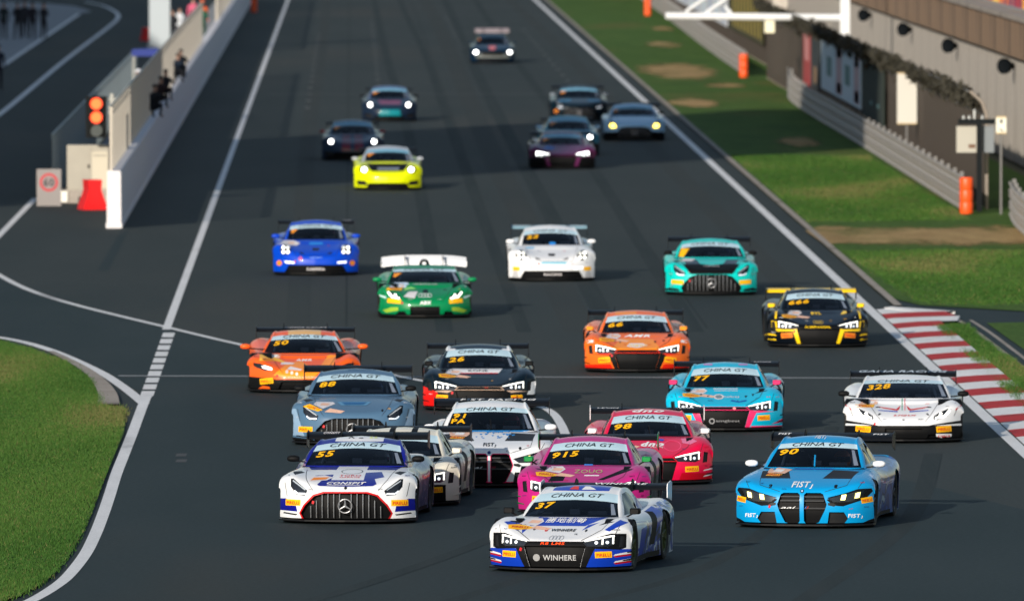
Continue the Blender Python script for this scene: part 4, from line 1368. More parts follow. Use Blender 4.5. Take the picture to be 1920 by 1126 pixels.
HUR = dict(w=1.0, yc=-1.12, fa=-1.33, ra=1.30, belt=.60, dash=.70, fn=fn_hur,
           yo=[0, .04, .15, .36, .60],
           z0=[.085, .20, .36, .47, .60, .685, .70, .74, .78, .76, .30],
           z3=[.085, .24, .46, .61, .70, .70, .70, .80, .82, .76, .30],
           cab=[(-1.16, .68, .80, 0, 1.2, .82), (-.72, .855, .74, .012, 1.0, .84), (-.22, .985, .665, .035, .5, .84), (.25, 1.04, .64, .05, 0, .84), (1.0, .98, .58, .05, 0, .80), (1.9, .76, .44, .02, 0, .6)],
           ws=dict(zb=.758, zt=1.068, zg=1.012, hb=.765, ht=.645, dr=.02),
           sidewin=[[(-.72, .71), (.25, .73), (.45, .86), (.20, .95), (-.10, .93), (-.40, .85)]],
           mirror=(1.0, .765, -.75), mirbox=False, wing=(.975, .89, .32, .22, 0))
HST = dict(HUR, w=.985, wing=(1.075, .90, .34, .60, .05), noplate=True)
FER = dict(HUR, w=1.02, fn=fn_fer, ws=dict(zb=.742, zt=1.09, zg=1.01, hb=.74, ht=.575, dr=.04),
           cab=[(-1.10, .665, .77, 0, 1.3, .82), (-.68, .855, .70, .012, 1.1, .84), (-.20, 1.00, .60, .045, .6, .84), (.25, 1.065, .58, .06, 0, .84), (1.0, 1.0, .54, .05, 0, .80), (1.9, .76, .44, .02, 0, .6)],
           z0=[.085, .20, .38, .47, .59, .67, .70, .76, .80, .76, .30],
           z3=[.085, .26, .49, .62, .70, .70, .72, .84, .84, .76, .30],
           mirror=(1.07, .80, -.80), wing=(.995, .90, .30, .18, 0))
POR = dict(w=.975, yc=-.95, fa=-1.25, ra=1.25, belt=.68, dash=.80, fn=fn_por, mirbox=False,
           yo=[0, .04, .14, .30, .50],
           z0=[.085, .26, .44, .55, .68, .79, .78, .80, .86, .82, .30],
           z3=[.085, .28, .55, .70, .735, .76, .76, .84, .85, .78, .30],
           cab=[(-.95, .775, .70, 0, 1.2, .78), (-.52, .975, .665, .015, 1.0, .82), (-.08, 1.125, .61, .06, .6, .83), (.35, 1.205, .58, .09, 0, .83), (1.1, 1.13, .54, .09, 0, .80), (1.95, .84, .44, .03, 0, .6)],
           ws=dict(zb=.848, zt=1.225, zg=1.13, hb=.665, ht=.59, dr=.06),
           sidewin=[[(-.55, .82), (.55, .84), (.95, .98), (.55, 1.09), (.10, 1.08), (-.22, .98)]],
           mirror=(.925, .86, -.60), wing=(1.10, .87, .28, .22, 0))
CAY = dict(POR, w=.95, fn=fn_cay, wing=(1.06, .80, .25, .2, 0))
MUS = dict(BMW, w=.96, fn=fn_mus, wing=(1.36, .76, .34, .55, 0))
# ------------------------------------------------------------------ people
def skin_mesh(name, joints, edges, sub=1):
    me = bpy.data.meshes.new(name)
    me.from_pydata([j[0] for j in joints], edges, [])
    o = bpy.data.objects.new(name, me); COL.objects.link(o)
    md = o.modifiers.new('skin', 'SKIN'); md.use_smooth_shade = True
    sv = me.skin_vertices[0].data
    for i, j in enumerate(joints):
        r = j[1]; sv[i].radius = r if isinstance(r, tuple) else (r, r)
    sv[0].use_root = True
    ss = o.modifiers.new('sub', 'SUBSURF'); ss.levels = sub; ss.render_levels = sub
    dg = bpy.context.evaluated_depsgraph_get(); dg.update()
    out = bpy.data.meshes.new_from_object(o.evaluated_get(dg)); out.name = name
    bpy.data.objects.remove(o); bpy.data.meshes.remove(me)
    return out

def body_joints(pose):
    """pelvis-rooted skeleton of a 1.76 m person facing -Y"""
    if pose == 'stand':
        hip = [(.10, 0, .90), (.11, -.02, .50), (.115, .02, .10)]; lean = 0; hz = .95
        arm = [(.19, .0, 1.42), (.25, .03, 1.16), (.24, -.08, .92), (.24, -.11, .83)]
    elif pose == 'folded':
        hip = [(.10, 0, .90), (.13, -.03, .50), (.15, .03, .10)]; lean = 0; hz = .95
        arm = [(.19, .0, 1.42), (.26, -.03, 1.17), (.06, -.22, 1.15), (-.02, -.22, 1.17)]
    elif pose == 'crouch':
        hip = [(.11, .02, .32), (.16, -.34, .50), (.15, -.22, .09)]; lean = 0; hz = .34
        arm = [(.19, -.12, .80), (.26, -.30, .62), (.12, -.46, .78), (.05, -.48, .82)]
    else:  # driving
        hip = [(.10, -.05, .28), (.13, -.48, .42), (.11, -.86, .25)]; lean = 0; hz = .28
        arm = [(.19, .12, .72), (.27, -.12, .56), (.17, -.34, .66), (.13, -.40, .68)]
    J = []; E = []
    def add(p, r, par=None):
        J.append((p, r))
        if par is not None: E.append((par, len(J) - 1))
        return len(J) - 1
    sh = arm[0]
    cy = {'stand': 0, 'folded': 0, 'crouch': -.10, 'drive': .12}[pose]
    sz = sh[2]
    p = add((0, 0 if pose != 'drive' else 0, hz), (.155, .115))
    wv = add((0, cy * .5, hz + (sz - hz) * .45), (.14, .10), p)
    ch = add((0, cy * .9, hz + (sz - hz) * .85), (.175, .115), wv)
    nk = add((0, cy, sz + .09), .058, ch)
    hd = add((0, cy - .01, sz + .18), (.078, .09), nk)
    h2 = add((0, cy - .02, sz + .27), (.076, .092), hd)
    h3 = add((0, cy - .01, sz + .335), (.05, .06), h2)
    for sg in (1, -1):
        f = lambda q: (q[0] * sg, q[1], q[2])
        a0 = add(f((sh[0], cy, sz)), .062, ch)
        a1 = add(f(arm[1]), .046, a0); a2 = add(f(arm[2]), .034, a1); a3 = add(f(arm[3]), (.042, .022), a2)
        l0 = add(f(hip[0]), .095, p); l1 = add(f(hip[1]), .062, l0); l2 = add(f(hip[2]), .044, l1)
        toe = add((f(hip[2])[0] + .02 * sg, hip[2][1] - .17, max(hip[2][2] - .06, .035)), (.042, .03), l2)
    return J, E, sz, cy

_POSE = {}
def pose_mesh(pose):
    if pose not in _POSE:
        J, E, sz, cy = body_joints(pose)
        me = skin_mesh('person_body', J, E)
        _POSE[pose] = (me, sz, cy)
    return _POSE[pose]

SKIN = mat('skin', (.42, .25, .18, 1), .55)
def person(label, loc, rz, pose, top, legs, group=None, hat=None, hair=(.012, .010, .009, 1), name='person', scale=1.0):
    me0, sz, cy = pose_mesh(pose)
    me = me0.copy()
    for m in (top, legs, SKIN): me.materials.append(m)
    hipz = {'stand': .93, 'folded': .93, 'crouch': .40, 'drive': .36}[pose]
    mi = []
    for p in me.polygons:
        c = p.center
        if c.z > sz + .09 and abs(c.x) < .12: mi.append(2)
        elif pose in ('stand', 'folded') and c.z < hipz and abs(c.x) < .20: mi.append(1)
        elif pose == 'crouch' and (c.z < .30 or (c.y < -.1 and c.z < .58 and abs(c.x) < .21)): mi.append(1)
        else: mi.append(0)
    me.polygons.foreach_set('material_index', mi)
    o = obj(name, me); o.location = loc; o.rotation_euler = (0, 0, rz); o.scale = (scale,) * 3
    tag(o, label, 'person', group)
    # face and hair / cap
    b = MB(); hz = sz + .26
    b.lathe([(0, .0), (.03, .012), (.045, .004)], 'z', 6, (0, cy - .115, hz - .05))
    nb = b.build('nose', SKIN, o)
    hb = MB(); prof = [(.105 * math.sin(t), .10 * math.cos(t) + .0005) for t in [math.pi / 2 * i / 5 for i in range(6)]]
    hb.lathe(prof, 'z', 12, (0, cy - .0, hz + .02))
    if hat: hb.box(-.07, .07, cy - .19, cy - .08, hz + .03, hz + .045)
    hb.build('cap' if hat else 'hair', hat or mat('hair_dark', hair, .6), o, 50)
    return o

_HELM = {}
def helmet_mesh():
    if 'h' not in _HELM:
        b = MB(); prof = []
        for i in range(11):
            t = math.pi * (i / 10) * .86
            prof.append((.145 * math.cos(t), .132 * math.sin(t) + .0005))
        b.lathe(prof, 'z', 16); b.v = [(x, y * 1.12, z) for x, y, z in b.v]
        _HELM['h'] = b.mesh('helmet', 60)
        v = MB(); vs = []; fs = []; n = 10
        for k in (-1, 1):
            for i in range(n + 1):
                a = -math.pi / 2 + (i / n - .5) * 2.2
                vs.append((.137 * math.cos(a), .137 * 1.12 * math.sin(a) + .0, .01 + k * .04))
        for i in range(n): fs.append((i, i + 1, n + 2 + i, n + 1 + i))
        v.add(vs, fs); _HELM['v'] = v.mesh('visor', 60)
    return _HELM['h'], _HELM['v']

def make_driver(car, spec):
    hel, suit, label = spec
    me0, sz, cy = pose_mesh('drive')
    key = 'drv' + suit.name
    if key not in _HELM:
        me = me0.copy(); me.materials.append(suit); _HELM[key] = me
    y0 = car.M.m['cab'][0][0]; zt = car.M.m['cab'][2][1]
    lift = (zt - .14) - (sz + .26) - .12
    mw = Matrix.Translation(car.root.location) @ Matrix.Rotation(car.root.rotation_euler.z, 4, 'Z')
    o = obj('person', _HELM[key])
    p = mw @ Vector((.33, y0 + .92, max(lift, -.24) + .0))
    o.location = p; o.rotation_euler = (0, 0, car.root.rotation_euler.z)
    tag(o, label, 'person', 'drivers strapped in behind the windscreens')
    h, v = helmet_mesh()
    ho = obj('helmet', h, o); ho.location = (0, cy - .02, sz + .25); link_mat(ho, hel)
    vo = obj('visor', v, ho); link_mat(vo, mat('visor_dark', (.01, .012, .016, 1), .1))
    sw = MB()
    for i in range(14):
        a, c = 2 * math.pi * i / 14, 2 * math.pi * (i + 1) / 14
        sw.bar((.15 * math.cos(a), -.42, .68 + .12 * math.sin(a)), (.15 * math.cos(c), -.42, .68 + .12 * math.sin(c)), .014, 5)
    # the wheel belongs to the car
    me = shared('steering_wheel', lambda: sw.mesh('steering_wheel'))
    so = obj('steering_wheel', me, car.root); so.location = (.33, y0 + .92, max(lift, -.24)); link_mat(so, BLACK)
# ------------------------------------------------------------------ the field
BODYCACHE = {}
def model(d):
    k = id(d)
    if k not in BODYCACHE: BODYCACHE[k] = Model(d)
    return BODYCACHE[k]

def art(name, cols, scale):
    """printed side artwork: patches of several inks"""
    if name in MATS: return MATS[name]
    m = bpy.data.materials.new(name); m.use_nodes = True
    n = m.node_tree.nodes; l = m.node_tree.links; b = n['Principled BSDF']
    t = n.new('ShaderNodeTexCoord'); x = n.new('ShaderNodeTexNoise'); x.inputs['Scale'].default_value = scale
    x.inputs['Detail'].default_value = 3; x.inputs['Distortion'].default_value = 1.6
    r = n.new('ShaderNodeValToRGB'); r.color_ramp.interpolation = 'CONSTANT'
    e = r.color_ramp.elements
    while len(e) < len(cols): e.new(.5)
    for i, c in enumerate(cols):
        e[i].position = 0 if i == 0 else .47 + .19 * (i - 1) / max(1, len(cols) - 2); e[i].color = c
    l.new(t.outputs['Object'], x.inputs['Vector']); l.new(x.outputs[0], r.inputs[0]); l.new(r.outputs[0], b.inputs['Base Color'])
    b.inputs['Roughness'].default_value = .35; b.inputs['Coat Weight'].default_value = .4
    MATS[name] = m; return m

PEACH = decalmat(236, 190, 165); ORNG = decalmat(240, 140, 40)
PALE = decalmat(225, 222, 226)

def tp(c, t, cx, cz, h, m, push, **k):
    """lettering printed on the back of a recess"""
    vs, fs, wd = text2d(t, k.get('shear', 0), k.get('bold', 0))
    w_ = k.get('w_'); sx = h if w_ is None else w_ / wd
    b = conform(c.M.bvh, [(cx + a * sx, cz + q * h) for a, q in vs], fs, 'f', 0, push)
    if b: return bm_obj('sponsor_lettering', b, [m], c.root)

def pirelli(c, cx, cz, w_, h, rot, text=True, m=None, sides=(1, -1)):
    for sg in sides:
        r = rot * sg; co, si = math.cos(r), math.sin(r)
        pl = [(sg * cx + x * co - z * si, cz + x * si + z * co) for x, z in ((-w_ / 2, -h / 2), (w_ / 2, -h / 2), (w_ / 2, h / 2), (-w_ / 2, h / 2))]
        o = c.poly(pl, m or YEL, 'tyre_sponsor_sticker')
        if text and o:
            c.text('PIRELLI', sg * cx, cz - .004, h * .5, RED, w_ * .82, 0, .02, r, 'sponsor_lettering', o, off=.008)

def hoodsticker(c, text=True):
    k = c.kind
    Q = {'r8': ([(-.70, .605), (-.56, .59), (-.42, .60), (-.40, .625), (-.60, .665), (-.72, .66)], [(-.60, .672), (-.38, .640), (-.30, .70), (-.35, .742), (-.52, .742)], [(-.44, .605), (-.20, .585), (-.14, .61), (-.36, .645)]),
         'amg': ([(-.83, .655), (-.58, .575), (-.50, .60), (-.72, .70)], [(-.66, .69), (-.50, .62), (-.30, .70), (-.34, .73), (-.62, .735)], [(-.47, .565), (-.20, .545), (-.13, .58), (-.38, .625)]),
         'bmw': ([(-.62, .77), (-.42, .765), (-.38, .79), (-.60, .81)], [(-.62, .812), (-.36, .80), (-.28, .86), (-.50, .885), (-.64, .87)], None),
         'hur': ([(-.80, .60), (-.50, .60), (-.48, .645), (-.80, .65)], [(-.74, .655), (-.44, .65), (-.42, .72), (-.66, .73)], None),
         'por': (None, [(-.86, .72), (-.44, .70), (-.36, .76), (-.50, .82), (-.72, .83)], None)}[k]
    if Q[0]:
        o = c.poly(Q[0], YEL, 'tyre_sponsor_sticker')
        if text and o:
            cx = sum(p[0] for p in Q[0]) / len(Q[0]); cz = sum(p[1] for p in Q[0]) / len(Q[0])
            c.text('PIRELLI', cx, cz, .024, RED, .2, 0, .02, -.2 if k == 'amg' else -.06, 'sponsor_lettering', o)
    if Q[1]:
        o = c.poly(Q[1], PEACH if k in ('bmw', 'hur') else PALE, 'series_sticker')
        if o and text:
            cx = sum(p[0] for p in Q[1]) / len(Q[1]); cz = sum(p[1] for p in Q[1]) / len(Q[1])
            c.poly([(cx - .07, cz - .02), (cx + .06, cz - .025), (cx + .10, cz + .01), (cx - .04, cz + .018)], PEACH if k not in ('bmw', 'hur') else WHT, 'series_sticker', off=.007)
    if Q[2]: c.poly(Q[2], PEACH, 'series_sticker')

def common(c, num=None, text=True, small=None, sticker=True, numw=None):
    W = c.M.m['ws']
    if text:
        c.text('CHINA GT', 0.0, (W['zt'] + W['zg']) / 2 + .004, .052 if W['zt'] - W['zg'] > .07 else .036, BLK, W['ht'] * 1.34, .25, .0, 0, 'sun_strip_lettering', arc=W.get('dr', .045) / W['ht'] ** 2 * .8)
    if num:
        k = (W['zg'] - W['zb']) / (W['zt'] - W['zb']); hg = W['hb'] + (W['ht'] - W['hb']) * k
        n = len(num); w_ = numw or (.125 * n + .03)
        c.text(num, -hg * .93 + w_ / 2 + .005, W['zg'] - W.get('dr', .045) * .62 - .058, .082, YEL, w_, .22, .03, .09, 'race_number')
    elif small:
        c.poly([(-W['hb'] * .86, W['zg'] - .13), (-W['hb'] * .80, W['zg'] - .135), (-W['hb'] * .80 + small, W['zg'] - .04), (-W['hb'] * .84, W['zg'] - .05)], mat('number_film', rgb(240, 150, 30), .4), 'race_number')
    if sticker: hoodsticker(c, text)
    zb, hb, zg = W['zb'], W['hb'], W['zg']; hg2 = hb + (W['ht'] - hb) * (zg - zb) / (W['zt'] - zb)
    c.poly([(hb * .84, zb + .03), (hb * .93, zb + .03), (hg2 * .93, zg - W.get('dr', .045) - .015), (hg2 * .86, zg - W.get('dr', .045) - .01)], mat('film_grey', rgb(120, 132, 150), .5), 'windscreen_sticker')
    if text: seams(c); specks(c)
    if c.kind == 'r8': c.paint([(.28, .26), (.62, .26), (.80, .70), (.52, .72)], BLACK, 's', cab=0)
    c.paint([(-.95, .086), (.92, .086), (.92, .14), (-.95, .14)], BLACK, 's', cab=0)

SEAM = mat('panel_gap', (.02, .02, .022, 1), .7)
def seams(c):
    k = c.kind; t = .007
    L = {'r8': [((-.36, .45), (-.60, .60)), ((-.60, .60), (-.66, .72)), ((-.80, .55), (-.84, .66))],
         'amg': [((-.48, .50), (-.60, .66)), ((-.60, .66), (-.66, .80)), ((-.88, .42), (-.92, .62))],
         'bmw': [((-.33, .545), (-.64, .64)), ((-.64, .64), (-.70, .84)), ((-.80, .60), (-.86, .70))],
         'hur': [((-.36, .36), (-.47, .50)), ((-.47, .50), (-.60, .70)), ((-.84, .46), (-.90, .60))],
         'por': [((-.46, .46), (-.52, .60)), ((-.52, .60), (-.60, .80)), ((-.46, .46), (.46, .46))]}[k]
    for a, b in L:
        for f in ((lambda p: p), (lambda p: (-p[0], p[1]))):
            c.poly(strip(f(a), f(b), t), SEAM, 'panel_gap', off=.003)

def specks(c):
    """small sponsor stickers scattered on the wings, bumper and nose"""
    r = random.Random(hash(c.root['label']) % 1000 if False else sum(map(ord, c.root['label'])))
    dark = sum(c.color.node_tree.nodes['Principled BSDF'].inputs['Base Color'].default_value[:3]) < .5
    inks = [WHT, decalmat(200, 205, 210), YEL] if dark else [BLK, RED, decalmat(40, 60, 120)]
    words = ['SPORT', 'RACE', 'OIL', 'TECH', 'AUTO', 'GT']
    spots = {'r8': [(.74, .60), (.90, .60), (.55, .57), (.86, .31), (.24, .535)], 'amg': [(.90, .48), (.62, .62), (.88, .72), (.86, .22), (.50, .52)], 'bmw': [(.72, .30), (.92, .33), (.60, .66), (.84, .68), (.26, .58)],
             'hur': [(.30, .40), (.55, .37), (.86, .68), (.40, .66), (.72, .62)], 'por': [(.45, .40), (.28, .70), (.80, .44), (.84, .70), (.55, .68)]}[c.kind]
    for sg in (-1, 1):
        for x, z in spots:
            if r.random() < .35: continue
            c.text(r.choice(words), sg * x + r.uniform(-.02, .02), z, r.uniform(.014, .022), r.choice(inks), None, .15, .01, sg * r.uniform(0, .12), 'sponsor_lettering', off=.005)
    c.poly([(-.50, .315), (-.47, .30), (-.455, .34), (-.485, .355)], RED, 'tow_hook_mark')

def rings(c, cz, r, m):
    for i in range(4):
        vs, fs = ring2d((i - 1.5) * r * 1.45, cz, r, r * .22, 16)
        b = conform(c.M.bvh, vs, fs, 'f', .005)
        if b: bm_obj('emblem', b, [m], c.root)

def wingtext(c, t, cx, w_, h, m, shear=.2):
    wz, span, chord, pitch, droop = c.M.m['wing']
    vs, fs, wd = text2d(t, shear, .02)
    co, si = math.cos(pitch), math.sin(pitch); off = .042 * chord / .3
    me = bpy.data.meshes.new('wing_lettering')
    me.from_pydata([(cx + a * w_ / wd, b * h * co - off * si, b * h * si + off * co) for a, b in vs], [], fs)
    wg = [o for o in c.root.children if o.name.startswith('rear_wing')][0]
    return obj('wing_lettering', me, wg, [m])

def fist(c, cx, cz, h, m):
    c.text('FIST', cx - h * .2, cz, h, m, h * 3.1, .1, .025)
    c.text('J', cx + h * 1.65, cz - h * .35, h * .75, m, h * .5, .1, .025)

HELW = mat('helmet_white', rgb(225, 226, 228), .25); HELR = mat('helmet_red', rgb(190, 30, 40), .25)
HELB = mat('helmet_blue', rgb(30, 60, 150), .25); HELO = mat('helmet_orange', rgb(225, 120, 60), .25); HELK = mat('helmet_black', rgb(25, 25, 28), .25)
SUIT = mat('race_suit_dark', rgb(40, 44, 52), .8); SUITW = mat('race_suit_white', rgb(190, 192, 196), .8); SUITR = mat('race_suit_red', rgb(140, 30, 40), .8)
def drv(h, s, who): return (h, s, who)

def mkcar(d, kind, name, label, px, py, yw, body):
    c = Car(model(d), name, label, px, py, yw, body); c.kind = kind; return c

def r8_flank(c, m, trim=None):
    c.paint([(.352, .085), (.432, .378), (.56, .365), (.43, .085)], m, mirror=True, cab=0)
    if trim:
        c.paint([(.44, .38), (.56, .33), (.90, .36), (.90, .385), (.60, .372), (.44, .382)], trim, mirror=True, cab=0)
        c.paint([(-.44, .375), (.44, .375), (.38, .436), (-.38, .436)], trim, cab=0)

# ---- leading white and blue car
bl = paint(24, 74, 190); 
c = mkcar(R8, 'r8', 'racing_car', 'white and blue racing car number 37 leading the pack, nearest the camera', 1039, 1074, 10.5, WHITE)
c.paint([(.38, .085), (1.1, .085), (1.1, .34), (.48, .34)], bl, mirror=True, cab=0)
c.paint([(.36, .43), (.43, .345), (.86, .33), (.93, .36), (.93, .55), (.74, .552)], BLACK, mirror=True, cab=0)
r8_flank(c, BLACK); c.paint([(-.44, .37), (.44, .37), (.40, .44), (-.40, .44)], BLACK, cab=0)
for z in (.15, .245):
    c.paint([(.78, z), (1.1, z + .05), (1.1, z + .09), (.80, z + .022)], WHITE, mirror=True, cab=0)
    c.paint([(.80, z - .022), (1.1, z + .025), (1.1, z + .05), (.78, z)], paint(190, 25, 40), mirror=True, cab=0)
c.paint([(-.46, .645), (.30, .645), (.54, .762), (-.42, .767)], bl, cab=0)
c.paint([(.28, .57), (.34, .66), (.56, .72), (.36, .62)], bl, cab=0)
c.paint([(-.50, .54), (-.45, .62), (-.54, .64)], bl, cab=0)
c.paint([(-.40, 1.122), (.40, 1.122), (.38, 1.22), (-.38, 1.22)], bl, cab=1)
c.paint([(-.80, .70), (-.58, .58), (-.52, .60), (-.60, .72)], bl, cab=0); c.paint([(.64, .60), (.72, .58), (.92, .70), (.80, .74)], bl, cab=0)
c.paint([(-.75, .12), (.65, .12), (.60, .56), (-.55, .52)], bl, 's'); c.paint([(-.30, .12), (1.0, .09), (.9, .60), (.10, .60)], art('side_print_blue', [rgb(24, 34, 60), rgb(22, 66, 170), rgb(215, 222, 232), rgb(18, 30, 70)], 2.2), 's')
c.paint([(1.0, .10), (2.2, .10), (2.2, .9), (1.0, .9)], MATS['side_print_blue'], 's'); c.paint([(.62, .45), (1.15, .60), (1.05, .95), (.45, .80)], bl, 's')
c.paint([(-.85, .095), (.95, .095), (.95, .16), (-.85, .16)], BLACK, 's')
c.canard = BLACK
common(c, '37')
c.text('勝地制動', .0, .716, .072, WHT, .56, .1, .008)
c.text('WINHERE', .04, .585, .034, BLK, .34, .1, .02); c.poly(disc(-.20, .588, .022), RED)
c.text('R8 LMS', -.03, .408, .034, decalmat(250, 80, 30), .34, .15, .02)
tp(c, 'WINHERE', .06, .215, .075, decalmat(170, 172, 175), .06, w_=.46, bold=.02)
c.poly([(-.26 + .05 * math.cos(2 * math.pi * i / 9), .215 + .05 * math.sin(2 * math.pi * i / 9)) for i in range(9)], decalmat(150, 152, 155), push=.06)
rings(c, .482, .032, decalmat(150, 156, 165)); pirelli(c, .655, .262, .21, .085, .05)
c.text('ЅНПА', .80, .60, .02, BLK, .1); c.poly(disc(-.37, .60, .017), BLK); c.poly(disc(.36, .585, .017), BLK)
c.poly([(-.16, 1.14), (-.02, 1.135), (-.05, 1.18), (-.12, 1.182)], decalmat(220, 60, 50)); c.poly([(.02, 1.135), (.22, 1.135), (.18, 1.155), (.10, 1.18), (.04, 1.18)], WHT)
c.build(mirror_col=BLACK, driver=drv(HELB, SUIT, 'driver in a dark blue helmet in the leading white and blue car'), plate=WHITE, rimcol=mat('rim_lime', rgb(62, 72, 22), .5))
wingtext(c, 'WINHERE', .22, .75, .09, WHT)

# ---- white and royal blue car with the barred grille
bl = paint(26, 34, 150)
c = mkcar(AMG, 'amg', 'racing_car', 'white and royal blue racing car number 55 with red-ringed barred grille', 647, 983, 4.6, WHITE)
c.paint([(-.33, .485), (.33, .485), (.48, .44), (.625, .29), (.692, .17), (.65, .078), (.48, .046), (-.48, .046), (-.65, .078), (-.692, .17), (-.625, .29), (-.48, .44)], paint(200, 35, 40), cab=0)
c.paint([(-.43, .59), (-.40, .57), (-.10, .56), (.10, .56), (.40, .57), (.45, .60), (.40, .67), (-.36, .67)], bl, cab=0)
c.paint([(-.36, .67), (.40, .67), (.54, .70), (.46, .775), (-.50, .72)], bl, cab=0)
c.paint([(-.60, .80), (.66, .80), (.74, .87), (-.74, .87)], bl, cab=0)
c.paint([(-.24, .655), (.24, .655), (.22, .86), (-.22, .86)], WHITE, cab=0)
c.paint([(.72, .19), (1.1, .22), (1.1, .385), (.90, .385), (.74, .28)], bl, mirror=True, cab=0)
c.paint([(.74, .085), (1.1, .085), (1.1, .15), (.78, .125)], WHITE, mirror=True, cab=0)
c.allpaint(bl, lambda p, f: f[c.cabL] == 1)
c.paint([(-.36, 1.22), (.36, 1.22), (.34, 1.4), (-.34, 1.4)], WHITE, cab=1)
c.paint([(-1.0, .09), (2.2, .09), (2.2, 1.0), (-1.0, .95)], art('side_print_violet', [rgb(22, 24, 92), rgb(52, 46, 110), rgb(150, 120, 150), rgb(34, 36, 96), rgb(200, 205, 218)], 2.6), 's')
common(c, '55', sticker=False)
c.poly([(-.56, .63), (-.30, .65), (-.22, .69), (-.36, .72), (-.55, .70)], PALE, 'series_sticker'); c.poly([(-.54, .645), (-.32, .66), (-.28, .69), (-.50, .685)], ORNG, 'series_sticker', off=.007)
c.text('CONSPIT', .0, .605, .036, WHT, .58, .3, .03); c.poly([(-.29, .577), (.20, .577), (.21, .583), (-.28, .583)], WHT)
c.text('TORO', .02, .715, .022, RED, .32); c.text('GARAGE', .02, .69, .016, RED, .3)
vs, fs = ring2d(0, 0, 1, .06, 24)
b = conform(c.M.bvh, [(.02 + x * .16, .775 + z * .035) for x, z in vs], fs, 'f', .005)
if b: bm_obj('emblem', b, [BLK], c.root)
c.text('KIL', -.06, 1.285, .05, BLK, .22, .1, .02); c.text('22', .20, 1.285, .04, decalmat(225, 235, 60), .12)
pirelli(c, .785, .325, .235, .09, .03); c.poly(disc(0, .537, .022), BLK, 'emblem')
for sg in (-1, 1): c.poly(disc(sg * .47, 1.27, .018), decalmat(215, 90, 120))
c.build(mirror_col=BLACK, driver=drv(HELW, SUITW, 'driver in a white helmet in the royal blue and white car'))
wingtext(c, 'CONSPIT', -.55, .25, .1, PALE)

# ---- cream car half hidden behind it
cr_ = paint(234, 230, 216)
c = mkcar(R8, 'r8', 'racing_car', 'cream racing car half hidden behind the royal blue and white car', 734, 950, 4.4, cr_)
c.paint([(.46, .085), (.80, .085), (.80, .34), (.55, .34)], BLACK, mirror=True, cab=0); r8_flank(c, BLACK)
for x in (-.20, .14): c.paint([(x, 1.10), (x + .10, 1.10), (x + .09, 1.25), (x + .01, 1.25)], BLACK, cab=1)
c.paint([(-1.0, .09), (2.0, .09), (2.0, .85), (-.9, .62)], art('side_print_cream', [rgb(215, 205, 182), rgb(150, 130, 140), rgb(190, 170, 168), rgb(90, 75, 90)], 3), 's')
c.canard = cr_
common(c, None); pirelli(c, .655, .262, .2, .085, .05)
c.build(driver=drv(HELK, SUIT, 'driver in a black helmet in the cream car'), wing_col=CARBON)

# ---- white car with double kidney grille
c = mkcar(BMW, 'bmw', 'racing_car', 'white racing car number 91 with tall double grille edged in pink', 917, 915, 1.2, WHITE)
pk = paint(225, 50, 115)
for sg in (1, -1):
    f = (lambda p: p) if sg == 1 else mir
    c.paint(f([(.018, .505), (.052, .542), (.28, .542), (.32, .52), (.378, .36), (.345, .265), (.258, .09), (.20, .073), (.045, .073), (.018, .115)]), pk, cab=0)
c.paint([(-1.1, .08), (1.1, .08), (1.1, .105), (-1.1, .105)], pk, cab=0)
c.paint([(.62, .11), (1.1, .12), (1.1, .26), (.70, .24)], BLACK, mirror=True, cab=0)
random.seed(3)
for i in range(34):
    x = random.uniform(-.30, .38); z = random.uniform(.77, .885); q = .012 + .022 * (z - .76) / .12
    c.poly([(x - q, z + q * .4), (x + q, z + q * .4), (x, z - q * .5)], decalmat(40, 140, 215), 'printed_triangle')
c.poly([(-.34, .875), (.55, .875), (.62, .895), (-.40, .895)], decalmat(40, 140, 215))
common(c, None); c.text('91', -.475, 1.118, .07, YEL, .2, .15, .03, 0, 'race_number'); c.text('PA', -.505, 1.035, .07, YEL, .22, .15, .03, 0, 'race_number')
fist(c, 0, .675, .055, BLK); c.poly(disc(0, .555, .026), decalmat(40, 70, 130), 'emblem'); c.poly(disc(.48, .62, .022), BLK)
pirelli(c, .92, .42, .14, .08, .2); tp(c, 'aai', -.20, .325, .028, WHT, .02, w_=.2, shear=.3)
tp(c, '///', .07, .325, .03, decalmat(180, 40, 70), .02, w_=.06)
c.build(lamp=LAMPY, driver=drv(HELR, SUIT, 'driver in a red helmet in white car number 91'), wiper=BLACK)
wingtext(c, 'FIST RACING', .1, 1.2, .08, WHT)

# ---- magenta car directly behind the leader
mg = paint(196, 52, 140)
c = mkcar(R8, 'r8', 'racing_car', 'magenta racing car number 915 with green mirrors directly behind the leader', 1091, 968, 4.4, mg)
r8_flank(c, BLACK)
c.paint([(.20, .545), (.30, .545), (.72, .70), (.60, .72)], BLACK, cab=0); c.paint([(-.52, .52), (-.30, .53), (-.28, .60), (-.48, .60)], BLACK, cab=0)
c.paint([(-1.0, .09), (2.0, .09), (2.0, .5), (-.9, .45)], art('side_print_grey', [rgb(60, 62, 66), rgb(120, 125, 128), rgb(35, 40, 42), rgb(170, 90, 140)], 3), 's')
c.canard = paint(20, 110, 70)
common(c, '915'); c.text('ZOUO', .05, .665, .052, decalmat(170, 190, 120), .42, 0, .0)
c.poly([(.0, .60), (.22, .60), (.22, .615), (.0, .615)], WHT); c.poly([(-.04, .755), (.09, .755), (.09, .775), (-.04, .775)], decalmat(60, 130, 220)); pirelli(c, .655, .262, .2, .085, .05)
c.build(mirror_col=paint(0, 150, 80), driver=drv(HELO, SUIT, 'driver in an orange helmet in magenta car number 915'), plate=paint(20, 110, 70))

